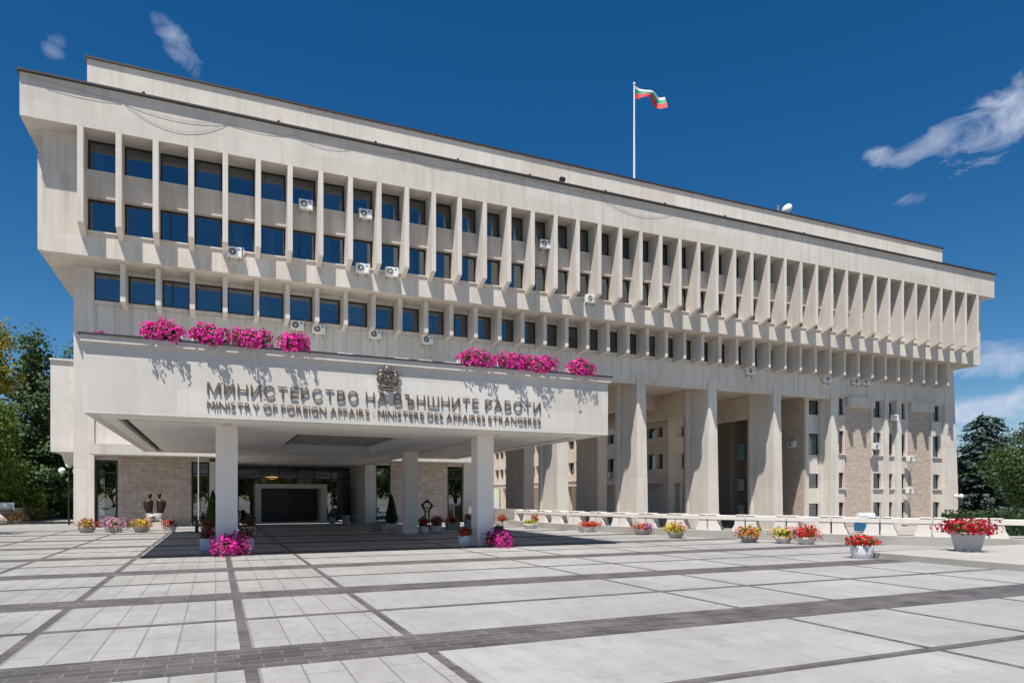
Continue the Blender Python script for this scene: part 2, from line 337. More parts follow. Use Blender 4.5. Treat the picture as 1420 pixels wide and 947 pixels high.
# cornice
c_ = MB().box(-8.68, 66.15, YF, 57.5, 20.1, 22.2); c_.build('cornice', 'lime_cornice', bld)
cp = MB().box(-8.8, 66.27, YF-.2, 40.0, 22.2, 22.29).box(-8.8, -8.3, 40.0, 57.6, 22.2, 22.29).box(65.77, 66.27, 40.0, 57.6, 22.2, 22.29); cp.build('roof_flashing', 'flash', bld)
rb = MB().box(-6.42, 64.2, 43.1, 55, 22.2, 25.55); rb.build('attic_storey', 'lime_cornice', bld)
MB().box(-6.52, 64.3, 42.98, 55.1, 25.55, 25.66).build('attic_flashing', 'flash', bld)
# upper storeys: bands and end panels
w = MB()
XL, XR = -7.97, 65.72; XF0, XF1 = X0, X0+PITCH*42+FW_
w.box(XL, XR, YW, YW+.66, 14.0, 15.24)
w.box(XL, XF0+.1, YW, YW+.45, 15.24, 20.1).box(XF1-.1, XR, YW, YW+.45, 15.24, 20.1)
w.box(XF0+.1, XF1-.1, YW, YW+.64, 17.05, 18.35)
w.box(XL, XR, YW+.66, 57, 13.98, 14.2); w.box(XL, XL+.4, YW+.45, 57, 14.2, 20.1); w.box(XR-.4, XR, YW+.45, 57, 14.2, 20.1)
w.build('upper_wall', 'lime_panel', bld)
sl_ = MB().box(XF0+.1, XF1-.1, YW-.07, YW+.56, 15.24, 15.31).box(XF0+.1, XF1-.1, YW-.06, YW+.56, 18.35, 18.42); sl_.build('window_sills', 'lime', bld)
MB().box(-8.34, XL, 41.4, 56.5, 14.3, 19.2).build('side_panel', 'lime', bld); MB().box(XR, XR+.35, 41.4, 56.5, 14.3, 19.2).build('side_panel', 'lime', bld)
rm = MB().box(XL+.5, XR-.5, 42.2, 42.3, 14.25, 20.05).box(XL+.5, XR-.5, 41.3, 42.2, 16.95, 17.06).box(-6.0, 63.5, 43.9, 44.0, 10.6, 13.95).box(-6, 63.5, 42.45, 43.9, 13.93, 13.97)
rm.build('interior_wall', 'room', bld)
# third storey under the overhang
w = MB(); XPL, XPR = -6.93, 64.6
w.box(XPL+.9, XPR-1.0, YC+.03, YC+.35, 10.45, 12.15)
w.box(XPL+.9, XPR-1.0, YC+.04, YC+.2, 13.75, 13.97)
w.build('third_storey_wall', 'lime_small', bld)
MB().box(XPL+.9, XPR-1.0, YC-.03, YC+.3, 12.15, 12.23).build('window_sills', 'lime', bld)
# fins
def fin(x, mesh=[None]):
    if mesh[0] is None:
        o = MB().prism([(YF, 20.1), (YF, 15.35), (YW+.02, 14.98), (YW+.62, 14.98), (YW+.62, 20.1)], 0, FW_).build('fin', 'lime', bld); mesh[0] = o.data
        bm = bmesh.new(); bm.from_mesh(o.data); bmesh.ops.recalc_face_normals(bm, faces=bm.faces); bm.to_mesh(o.data); bm.free()
    else:
        o = bpy.data.objects.new('fin', mesh[0]); col.objects.link(o); o.parent = bld
    o.location = (x, 0, 0); return o
for n in range(NF): fin(X0+PITCH*n)
lf = None
for n in range(1, NF-1):
    if lf is None:
        lf = MB().prism([(YL, 13.98), (YL, 11.98), (YC+.02, 11.86), (YC+.2, 11.86), (YC+.2, 13.98)], 0, .25).build('lower_fin', 'lime', bld)
        bm = bmesh.new(); bm.from_mesh(lf.data); bmesh.ops.recalc_face_normals(bm, faces=bm.faces); bm.to_mesh(lf.data); bm.free(); o = lf
    else:
        o = lf.copy(); col.objects.link(o)
    o.location = (X0+PITCH*n+.02, 0, 0)
# windows
BW = PITCH-FW_
def frame_mb(w_, h, t=.09, d=.08, mull=None, trans=None, off=(0, 0, 0), mb=None):
    m = mb or MB(); x, y, z = off
    m.box(x, x+t, y, y+d, z, z+h).box(x+w_-t, x+w_, y, y+d, z, z+h).box(x+t, x+w_-t, y+.002, y+d-.002, z, z+t).box(x+t, x+w_-t, y+.002, y+d-.002, z+h-t, z+h)
    for q in (mull or []): m.box(x+q-.03, x+q+.03, y+.004, y+d-.004, z+t, z+h-t)
    for q in (trans or []): m.box(x+t, x+w_-t, y+.006, y+d-.006, z+q-.035, z+q+.035)
    return m
def pane_mb(w_, h, off=(0, 0, 0), mb=None):
    m = mb or MB(); x, y, z = off; return m.box(x+.05, x+w_-.05, y+.035, y+.047, z+.05, z+h-.05)
cache = {}
def window(x, y, z, w_, h, parent=bld, mull=None, trans=None, curtain=None, t=.09):
    k_, dy = OFF; x, w_, y = x*k_, w_*k_, y+dy; OFF[:] = [1, 0]
    key = (round(w_, 3), round(h, 3), tuple(mull or ()), tuple(trans or ()), t)
    if key not in cache:
        a = frame_mb(w_, h, t, .08, mull, trans).build('window', 'frame', parent); b = pane_mb(w_, h).build('pane', 'glass', a); cache[key] = (a.data, b.data)
        a.location = (x, y, z)
    else:
        a = bpy.data.objects.new('window', cache[key][0]); col.objects.link(a); a.parent = parent; a.location = (x, y, z)
        b = bpy.data.objects.new('pane', cache[key][1]); col.objects.link(b); b.parent = a
    if curtain:
        cx, cw = curtain; mb = MB(); k = 10
        for i in range(k):
            x0 = cx+cw*i/k; x1 = cx+cw*(i+1)/k; ya, yb = (.16, .21) if i % 2 else (.21, .16)
            mb.add([(x0, ya, .06), (x1, yb, .06), (x1, yb, h-.06), (x0, ya, h-.06)], [(0, 1, 2, 3)])
        mb.build('curtain', 'curtain', a)
    OFF[:] = [k_, dy]
    return a
rest = MB()
rows = [(YW+.34, 18.42, 1.67), (YW+.34, 15.31, 1.74), (YC+.06, 12.23, 1.52)]
rr = random.Random(3)
for ri, (y, z, h) in enumerate(rows):
    for i in range(42):
        if ri == 2 and (i in (0, 41)): pass
        x = X0+PITCH*i+FW_; wd = BW
        if ri == 2:
            x = X0+PITCH*i+.27; wd = BW+.02
            if i == 0: x, wd = XPL+.92, X0+PITCH+.02-(XPL+.92)
            if i == 41: wd = XPR-1.0-x
        if i < 23:
            cur = None; q = rr.random()
            if q < .40: cur = (.12+rr.random()*.3, .25+rr.random()*.45)
            elif q < .5: cur = (.1, wd-.2)
            wo = window(x, y, z, wd, h, curtain=cur, mull=[wd*.36] if q > .93 else None)
            if .5 < q < .82:      # roller blind pulled part of the way down
                bh = h*rr.choice((.25, .4, .55, .8)); MB().box(.07, wd-.07, .11, .118, h-.06-bh, h-.06).build('blind', 'curtain' if rr.random() < .6 else 'pot_grey', wo)
        else: frame_mb(wd, h, .09, .08, None, None, (x, y, z), rest); k0 = len(rest.f); pane_mb(wd, h, (x, y, z), rest); rest.mi[k0:] = [1]*(len(rest.f)-k0)
tag(rest.build('window_row', ['frame', 'glass'], bld), kind='stuff')

OFF[:] = [1.0083, .35]; YC = 42.0
# pillars of the colonnade (deep slabs on edge), rear pillars, cross beams
def pillar(x0, x1, y0, y1, xb, name='pillar'):
    mb = MB(); zt, zb = 10.95, -1.2
    mb.add([(x0, y0, zt), (x1, y0, zt), (x1, y1, zt), (x0, y1, zt), (x0-.02, y0, zb), (xb, y0, zb), (xb, y1, zb), (x0-.02, y1, zb)],
           [(0, 1, 2, 3), (7, 6, 5, 4), (0, 4, 5, 1), (1, 5, 6, 2), (2, 6, 7, 3), (3, 7, 4, 0)])
    mb.box(x0-.15, x0+.05, y1-.35, y1+.02, -1.2, 10.4)
    return mb.build(name, 'lime_pier', bld)
PX_ = [(21.85, 22.6, 22.75), (28.45, 29.18, 29.45), (35.03, 35.82, 36.10), (41.7, 42.45, 42.72), (48.15, 48.88, 49.1)]
for x0, x1, xb in PX_:
    pillar(x0, x1, YC-.03, 44.7 if x0 < 48 else 43.2, xb)
for x0, x1, xb in PX_[:2]:
    MB().box(x0, x1+.1, 47.6, 51.2, -1.2, 10.4).build('rear_pillar', 'shadewall', bld)
for x0, x1, xb in PX_[:4]:
    MB().box(x0+.05, x1-.05, 44.75, 58, 8.45, 10.38).build('cross_beam', 'shadewall', bld)
w = MB(); w.box(15.6, 48.0, YC+.36, 58, 10.4, 10.7); w.box(15.6, 64, 57.5, 58, 8.6, 14); w.box(15.6, 48, 49, 49.5, 9.3, 10.39)
w.build('passage_ceiling', 'shadewall', bld)
for (a, b) in [(15.62, 21.85)] + [(PX_[i][1], PX_[i+1][0]) for i in range(4)]:
    MB().box(a, b-.0, YC+.1, YC+.5, 10.12, 10.45).build('lintel', 'lime', bld)
# left corner pier, right end pier
XPL = -6.87
MB().box(XPL, XPL+.94, YC-.03, 43.6, -.5, 13.97).build('corner_pier', 'lime_pier', bld)
mb = MB(); mb.add([(62.95, YC-.03, 13.97), (64.1, YC-.03, 13.97), (64.1, 57, 13.97), (62.95, 57, 13.97), (62.95, YC-.03, -1.2), (65.0, YC-.03, -1.2), (65.0, 57, -1.2), (62.95, 57, -1.2)],
                 [(0, 1, 2, 3), (7, 6, 5, 4), (0, 4, 5, 1), (1, 5, 6, 2), (2, 6, 7, 3), (3, 7, 4, 0)]); mb.build('corner_pier', 'lime_pier', bld)
# west and rear body so nothing is hollow
w = MB(); w.box(XPL+.02, XPL+.4, 43.6, 57, 4, 13.97); w.box(XPL+.4, 15.0, 57, 57.3, 0, 14)
w.build('rear_wall', 'lime', bld)
# left ground-floor wing
w = MB()
w.box(XPL+.94, 15.6, YC+.04, YC+.4, 4.42, 10.45)
w.box(14.95, 15.6, YC-.02, 57, -1.2, 10.45)
w.box(8.48, 9.15, YC-.02, 47.5, -.2, 3.66)
w.box(-.32, .34, YC-.02, 47.5, -.2, 3.66)
w.build('wing_wall', 'lime_pier', bld)
for a, b in ((XPL+.94, .0), (8.75, 15.6)): MB().box(a, b, 40.25, YC+.04, 3.86, 4.40).build('ledge_slab', 'lime', bld)
for a, b in ((-4.85, -1.25), (10.1, 13.85)): MB().box(a, b, YC+.1, YC+.4, -.1, 3.86).build('coursed_stone_wall', 'ledge', bld)
MB().box(-5.93, -4.85, YC+.2, YC+.4, 3.66, 3.86).box(-1.25, -.32, YC+.2, YC+.4, 3.66, 3.86).box(9.15, 10.1, YC+.2, YC+.4, 3.66, 3.86).box(13.85, 14.95, YC+.2, YC+.4, 3.66, 3.86).build('window_head', 'lime', bld)
window(-5.90, YC+.24, .02, 1.03, 3.62, trans=[2.95], t=.1)
window(-1.23, YC+.24, .02, .9, 3.62, trans=[2.95], t=.08)
window(9.17, YC+.24, .02, .92, 3.5, trans=[2.85], t=.08)
window(13.88, YC+.24, .02, 1.05, 3.5, trans=[2.85], t=.1)
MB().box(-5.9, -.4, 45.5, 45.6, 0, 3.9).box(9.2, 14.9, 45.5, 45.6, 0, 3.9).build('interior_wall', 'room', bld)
# entrance: glazed screen, stone portal, dark door
ent = frame_mb(8.14, 3.6, .1, .12, [1.0, 2.35, 3.5, 4.65, 5.8, 6.95], [2.85], (.34, 47.4, .05)).build('entrance_screen', 'frame', bld)
MB().box(.4, 8.45, 47.45, 47.46, .1, 3.6).build('pane', 'glass', ent)
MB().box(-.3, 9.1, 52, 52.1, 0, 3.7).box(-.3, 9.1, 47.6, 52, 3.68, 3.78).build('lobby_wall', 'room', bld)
MB().box(.3, 8.5, 42.4, 52, 3.655, 3.75).build('entrance_ceiling', 'soffit', bld)
MB().box(1.4, 7.4, 43.8, 47.4, 0, .1).build('entrance_step', 'step', bld)
pr = MB().box(2.2, 2.55, 44.0, 47.38, .1, 2.47).box(6.1, 6.48, 44.0, 47.38, .1, 2.47).box(2.55, 6.1, 44.003, 47.38, 2.19, 2.467).build('portal', 'pot_light', bld)
ch = MB().lathe([(.05, .10), (.42, .06), (.46, 0), (.3, -.08), (.05, -.11)], seg=20, sy=.9); mt = Mat('warm_lamp'); mt.p.inputs['Emission Color'].default_value = (1, .42, .16, 1); mt.p.inputs['Emission Strength'].default_value = 2.5; mt.p.inputs['Base Color'].default_value = (.6, .4, .3, 1)
OFF[:] = [1, 0]; lc = empty('ceiling_lamp', (3.62, 50.0, 3.0)); tag(lc, 'warm glowing round lamp seen through the glass above the portal', 'lamp'); ch.build('lamp_bowl', mt.m, lc, smooth=True); MB().tube([(0, 0, .1), (0, 0, .75)], .015).build('rod', 'black', lc); OFF[:] = [1.0083, .35]
dr = MB().box(2.55, 4.28, 44.5, 44.6, .1, 2.19).build('door', 'black', bld)
MB().box(4.28, 6.1, 45.6, 45.7, .1, 2.19).build('door', 'black', bld)
MB().box(3.5, 3.54, 44.46, 44.5, .5, 1.9).box(4.1, 4.14, 44.46, 44.5, .5, 1.9).box(3.54, 4.1, 44.462, 44.5, 1.86, 1.9).build('door_panel', 'acdark', dr)
hd = MB()
for k in range(7): hd.ball((2.92, 44.44, .55+.2*k), .03)
hd.build('door_pull', 'pot_grey', dr, smooth=True)
# end walls and brick panels of the right part
w = MB()
w.box(46.5, 46.85, 43.4, 50.4, -1.2, 10.4)
w.build('passage_side_wall', 'ledge', bld)
def wall_with_windows(xa, xb, y, zs, ztop, name, mat, depth=.3, zb=-1.2):
    """solid wall strip with window holes stacked in it: zs = [(z0,z1,x0,x1)]"""
    m_ = MB(); z = zb
    for z0, z1, a, b in sorted(zs):
        if z0 > z: m_.box(xa, xb, y, y+depth, z, z0)
        if a > xa+.01: m_.box(xa, a, y, y+depth, z0, z1)
        if b < xb-.01: m_.box(b, xb, y, y+depth, z0, z1)
        z = z1
    if z < ztop: m_.box(xa, xb, y, y+depth, z, ztop)
    return m_.build(name, mat, bld)
RZ = [(-.75, 1.2), (2.45, 3.8), (5.45, 7.45), (8.8, 10.3)]
n_w = 0
sill = MB()
def strip(xa, xb, a, b, y, rows_=RZ, sills=True):
    wall_with_windows(xa, xb, y, [(z0, z1, a, b) for z0, z1 in rows_], 10.45, 'window_strip', 'lime')
    for z0, z1 in rows_:
        window(a, y+.2, z0, b-a, z1-z0, t=.05)
        if sills: MB().box(a-.12, b+.25, y-.14, y+.05, z0-.10, z0).build('window_sill', 'lime', bld)
strip(48.95, 50.05, 49.35, 49.95, 42.22)
MB().box(50.05, 53.4, 42.3, 42.6, -1.2, 10.45).build('coursed_stone_wall', 'ledge', bld)
strip(53.4, 54.75, 53.6, 54.6, 42.22)
strip(55.3, 56.3, 55.55, 56.2, 42.30)
strip(56.95, 58.1, 57.15, 57.75, 42.22)
MB().box(58.1, 61.35, 42.3, 42.6, -1.2, 10.45).build('coursed_stone_wall', 'ledge', bld)
strip(61.35, 62.95, 61.55, 62.5, 42.22)
BZ = [(-.2, 1.1), (2.45, 3.7), (5.35, 7.2), (8.85, 10.1)]
wall_with_windows(46.5, 48.2, 43.2, [(z0, z1, 46.9, 48.05) for z0, z1 in BZ], 10.4, 'window_strip', 'lime', .2)
for z0, z1 in BZ: window(46.9, 43.3, z0, 1.15, z1-z0, t=.06)
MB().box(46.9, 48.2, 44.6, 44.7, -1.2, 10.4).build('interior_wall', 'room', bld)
MB().box(54.75, 55.3, YC-.03, 43, -1.2, 10.95).box(56.3, 56.95, YC-.03, 43, -1.2, 10.95).build('pier', 'lime_pier', bld)
for a, b in ((50.25, 53.5), (58.3, 61.4)): MB().box(a, b, YC-.06, 42.3, 9.6, 10.5).build('projecting_lintel', 'lime', bld)
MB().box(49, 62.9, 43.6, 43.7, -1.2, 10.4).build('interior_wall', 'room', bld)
# small square vent on the right corner pier
MB().box(63.25, 63.7, YC-.05, YC-.02, 7.55, 8.25).build('vent', 'pot_grey', bld)
# far facade seen through bay three
wall_with_windows(47.3, 52.0, 53.2, [(-.2, 1.0, 48.0, 49.2), (2.25, 3.6, 48.0, 49.2), (5.3, 7.2, 48.0, 49.2)], 10.4, 'inner_wall', 'shadewall')
for z0, z1 in [(-.2, 1.0), (2.25, 3.6), (5.3, 7.2)]: window(48.0, 53.35, z0, 1.2, z1-z0, t=.06)
MB().box(47.3, 47.6, 53.5, 64, -1.2, 10.4).build('coursed_stone_wall', 'ledge', bld)
wall_with_windows(39.2, 47.3, 61, [(-.4, 1.0, 40.2, 41.4), (1.9, 3.2, 40.2, 41.4)], 9.5, 'inner_wall', 'shadewall')
# block standing out at the left end
sb = MB().box(-8.1, XPL-.0, 43.1, 60, 4.1, 9.05).box(-8.15, XPL, 43.0, 60, 9.05, 9.13).prism([(43.4, 4.1), (60, 4.1), (60, 3.5), (44.6, 3.5)], -7.7, XPL, 'x').build('side_block', 'lime_fascia', bld)

OFF[:] = [1, 0]; YC = 42.35
# entrance canopy: a part with its columns, grooves and lattice as sub-parts
CX0, CX1, CY0, CZ0, CZ1 = -2.9, 11.72, 18.95, 3.64, 5.5
cn = MB(); cn.box(CX0, CX1, CY0, CY0+.25, CZ0, CZ1).box(CX0, CX0+.25, CY0+.25, 34, CZ0, CZ1).box(CX1-.25, CX1, CY0+.25, 34, CZ0, CZ1)
cn.box(CX0+.25, .3, 33.75, 34, CZ0, CZ1).box(8.5, CX1-.25, 33.75, 34, CZ0, CZ1).box(.0, .3, 34, YC+.03, CZ0, CZ1).box(8.5, 8.8, 34, YC+.03, CZ0, CZ1)
cn.box(CX0+.25, CX1-.25, CY0+.25, 33.75, 5.1, 5.3).box(.3, 8.5, 33.75, YC+.03, 5.1, 5.3)
can = cn.build('entrance_canopy', 'lime_fascia', bld)
MB().box(CX0-.1, CX1+.1, CY0-.14, CY0+.3, CZ1, CZ1+.045).box(CX0-.1, CX0+.25, CY0+.3, 34.1, CZ1, CZ1+.045).box(CX1-.25, CX1+.1, CY0+.3, 34.1, CZ1, CZ1+.045).build('coping', 'flash', can)
MB().box(CX0-.05, CX1+.05, CY0-.1, CY0, CZ1-.16, CZ1).build('coping_band', 'lime', can)
sf = MB(); gx = [(CX0+.25, -2.35), (-2.1, .18), (.42, 8.3), (8.55, 10.95), (11.2, CX1-.25)]
for i, (a, b) in enumerate(gx):
    if i == 2:
        sf.box(a, 2.40, CY0+.25, 42.1, CZ0, CZ0+.12).box(6.6, b, CY0+.25, 42.1, CZ0, CZ0+.12).box(2.40, 6.6, CY0+.25, 22.7, CZ0, CZ0+.12).box(2.40, 6.6, 31.5, 33.4, CZ0, CZ0+.12).box(2.4, 6.6, 33.7, 38, CZ0, CZ0+.12).box(2.4, 6.6, 38.2, 42.1, CZ0, CZ0+.12)
    elif i in (0, 4): sf.box(a, b, CY0+.25, 33.75, CZ0, CZ0+.12)
    else: sf.box(a, b, 20.45, 33.35, CZ0, CZ0+.12)
for a, b in ((-2.35, .42), (8.3, 11.2)): sf.box(a, b, CY0+.25, 20.2, CZ0+.001, CZ0+.121)
sf.box(CX0+.25, CX1-.25, CY0+.25, 33.75, CZ0+.34, CZ0+.4).box(.3, 8.5, 33.75, 42.1, CZ0+.34, CZ0+.4)
# sloping frame round the lattice
def ring(mb, o, i, zo, zi):
    (a, b, c, d), (e, f, g_, h) = o, i
    V = [(a, c, zo), (b, c, zo), (b, d, zo), (a, d, zo), (e, g_, zi), (f, g_, zi), (f, h, zi), (e, h, zi)]
    mb.add(V, [(0, 1, 5, 4), (1, 2, 6, 5), (2, 3, 7, 6), (3, 0, 4, 7)])
ring(sf, (2.40, 6.60, 22.7, 31.5), (2.75, 6.25, 24.2, 30.4), CZ0, CZ0+.3)
for x, y in ((0.0, 20.9), (7.92, 20.9)): sf.box(x-.12, x+.70, y-.12, y+.74, CZ0-.004, CZ0+.1)
sf.build('soffit', 'soffit', can)
lt = MB()
for k in range(26): y = 24.3+k*.235; lt.box(2.76, 6.24, y, y+.09, CZ0+.26, CZ0+.31)
for k in range(4): x = 2.80+k*1.14; lt.box(x-.035, x+.035, 24.2, 30.4, CZ0+.24, CZ0+.258)
lt.build('ceiling_lattice', 'grille', can)
for x, y in ((0.0, 20.9), (7.92, 20.9), (7.68, 29.3), (0.0, 29.3)):
    bevel(MB().box(x, x+.58, y, y+.62, 0, CZ0).build('column', 'soffit', can), .012, 1)

# ------------------------------------------------------------------ lettering and crest on the canopy front
def glyph(ch, cache={}):
    if ch not in cache:
        cu = bpy.data.curves.new('t', 'FONT'); cu.body = ch; cu.size = 1; cu.extrude = .05; cu.offset = -.010; cu.resolution_u = 4
        ob = bpy.data.objects.new('t', cu); col.objects.link(ob); bpy.context.view_layer.update()
        me = bpy.data.meshes.new_from_object(ob.evaluated_get(bpy.context.evaluated_depsgraph_get())); bpy.data.objects.remove(ob)
        v = np.array([x.co[:] for x in me.vertices]); mn = v.min(0); wd = v[:, 0].max()-mn[0]
        for x in me.vertices: x.co.x -= mn[0]
        if ch == 'Ъ':
            b_ = MB(); b_.box(.20, .30, 0, .73, -.05, .05).box(0, .20, .64, .73, -.049, .049)
            o_ = [(.30, .44), (.46, .44), (.56, .41), (.62, .33), (.63, .22), (.62, .11), (.56, .03), (.46, 0), (.30, 0)]; i_ = [(.30, .35), (.44, .35), (.50, .32), (.53, .27), (.54, .22), (.53, .17), (.50, .12), (.44, .09), (.30, .09)]
            for q in range(8): b_.prism([o_[q], i_[q], i_[q+1], o_[q+1]], -.048, .048, 'z')
            me = bpy.data.meshes.new('letter'); me.from_pydata(b_.v, [], b_.f); bm = bmesh.new(); bm.from_mesh(me); bmesh.ops.recalc_face_normals(bm, faces=bm.faces); bm.to_mesh(me); bm.free(); me.update(); wd = .63
        me.materials.append(M['letter']); me.name = 'letter'; cache[ch] = (me, wd)
    return cache[ch]
hH = (lambda me: max(v.co.y for v in me.vertices)-min(v.co.y for v in me.vertices))(glyph('H')[0])
def lettering(text, x0, x1, z, h, label, wscale=.95, depth=.9):
    root = empty('sign_lettering', (x0, CY0-.03, z)); tag(root, label, 'sign', 'raised lettering on the canopy front')
    s_ = h/hH; ws = [0 if c == ' ' else glyph(c)[1]*s_*wscale for c in text]
    ng = sum(1 for a, b in zip(text, text[1:]) if a != ' ' and b != ' '); nsp = text.count(' ')
    gap = (x1-x0-sum(ws))/(ng+nsp*2.6); x = 0
    for i, c in enumerate(text):
        if c == ' ': x += gap*2.6; continue
        o = bpy.data.objects.new('letter', glyph(c)[0]); col.objects.link(o); o.parent = root
        o.location = (x, 0, 0); o.rotation_euler = (R(90), 0, 0); o.scale = (s_*wscale, s_, depth*.3)
        x += ws[i] + (gap if i+1 < len(text) and text[i+1] != ' ' else 0)
    return root
lettering('МИНИСТЕРСТВО НА ВЪНШНИТЕ РАБОТИ', -.20, 9.26, 4.235, .29, 'upper line of bronze Cyrillic letters reading МИНИСТЕРСТВО НА ВЪНШНИТЕ РАБОТИ', 1.0)
lettering('MINISTRY OF FOREIGN AFFAIRS · MINISTERE DES AFFAIRES ETRANGERES', -.20, 9.26, 3.865, .20, 'lower line of smaller bronze Latin letters reading MINISTRY OF FOREIGN AFFAIRS · MINISTERE DES AFFAIRES ETRANGERES', .92)
# crest: crowned shield between two rearing lions over a ribbon
cr = empty('coat_of_arms', (4.46, CY0-.07, 4.62)); cr.scale = (.88, .8, .93); tag(cr, 'bronze crowned coat of arms between the words on the canopy front', 'emblem')
c = MB()
sh = [(-.15, .52), (.15, .52), (.16, .34), (.12, .22), (0, .14), (-.12, .22), (-.16, .34)]
c.prism(sh, -.02, .05, 'y'); c.build('shield', 'crest', cr)
c = MB().ball((0, -.03, .38), .06, (1, .5, 1.3)).tube([(.04, -.04, .42), (.09, -.045, .47), (.05, -.045, .49)], .015, 6).tube([(-.02, -.04, .32), (-.08, -.045, .27)], .02, 6).tube([(.02, -.04, .32), (.07, -.045, .26)], .02, 6).tube([(-.04, -.04, .40), (-.10, -.045, .44)], .015, 6)
c.build('shield_relief', 'crest', cr, smooth=True)
c = MB().lathe([(.12, .54), (.135, .58), (.12, .60), (.13, .66), (.10, .72), (.04, .75), (.015, .76)], seg=14, sy=.4)
for k in range(5): a = -.11+.055*k; c.ball((a, -.045, .60+.02*(2-abs(k-2))), .022)
c.tube([(0, 0, .74), (0, 0, .82)], .014, 6).tube([(-.03, 0, .785), (.03, 0, .785)], .012, 6); c.build('crown', 'crest', cr, smooth=True)
for sgn in (-1, 1):
    c = MB(); X = lambda a: sgn*a
    c.tube([(X(.24), 0, .16), (X(.28), 0, .30), (X(.25), 0, .44), (X(.22), 0, .52)], [.05, .065, .07, .05], 8)
    c.ball((X(.215), -.01, .57), .055, (1, .8, 1)).ball((X(.245), .0, .55), .07, (.9, .7, 1.1))
    c.tube([(X(.23), -.02, .47), (X(.16), -.05, .50)], .022, 6).tube([(X(.25), -.02, .40), (X(.17), -.05, .36)], .022, 6)
    c.tube([(X(.26), 0, .18), (X(.20), -.03, .10), (X(.14), -.04, .11)], .028, 6).tube([(X(.27), 0, .2), (X(.31), -.02, .08)], .028, 6)
    c.tube([(X(.30), 0, .24), (X(.37), 0, .30), (X(.34), 0, .42), (X(.39), 0, .50), (X(.36), 0, .55)], [.018, .016, .015, .02, .03], 6)
    c.build('lion', 'crest', cr, smooth=True)
c = MB().tube([(-.36, 0, .20), (-.30, -.02, .10), (-.18, -.04, .03), (0, -.05, 0), (.18, -.04, .03), (.30, -.02, .10), (.36, 0, .20)], [.02, .035, .04, .045, .04, .035, .02], 6)
c.tube([(-.24, -.01, .16), (0, -.03, .09), (.24, -.01, .16)], .02, 6); c.build('ribbon', 'crest', cr, smooth=True)
c = MB()
rl = random.Random(5)
for k in range(26):
    a = R(200+140*k/25); c.ball((.30*math.cos(a), 0, .30+.24*math.sin(a)), .03, (1, .6, 1.3), 6, 4)
c.build('leaf_sprays', 'crest', cr, smooth=True)

# ------------------------------------------------------------------ flowers
SEED = [0.0]
def bush(parent, c, r, n_leaf, blossoms, leaf='leaf_pot', lsize=.045, droop=0, bsize=.03):
    """leaves and blossoms through an ellipsoid; blossoms = [(material, count, xmin, xmax)] in -1..1 along x"""
    c = np.array(c); r = np.array(r); SEED[0] += 1.7
    def pts(n, lo, hi, xr_=(-1, 1)):
        P = []
        while len(P) < n:
            d = rng.normal(size=3); d /= np.linalg.norm(d); q = d*rng.uniform(lo, hi)
            q = q*(1+.26*math.sin(5*q[0]+3*q[1]+c[0]*9+SEED[0])+.15*math.sin(13*q[0]+c[0]*5+SEED[0]*2))
            if not (xr_[0] <= q[0] <= xr_[1]) or q[2] < -.75: continue
            P.append(np.r_[q, d])
        P = np.array(P); X = P[:, :3]*r
        if droop:
            f = np.clip(-P[:, 1]-.2, 0, 1); X[:, 2] -= f*droop*rng.uniform(.2, 1.15, len(X))
        return X+c, P[:, 3:]
    X, D = pts(n_leaf, .35, .95); quads('foliage', X, D+rng.normal(size=D.shape)*.6, rng.uniform(.6, 1.2, len(X))*lsize, leaf, parent)
    for mat, n, a, b in blossoms:
        X, D = pts(n, .82, 1.08, (a, b)); quads('blossoms', X, D+rng.normal(size=D.shape)*.45, rng.uniform(.7, 1.25, len(X))*bsize, mat, parent, 1.0)

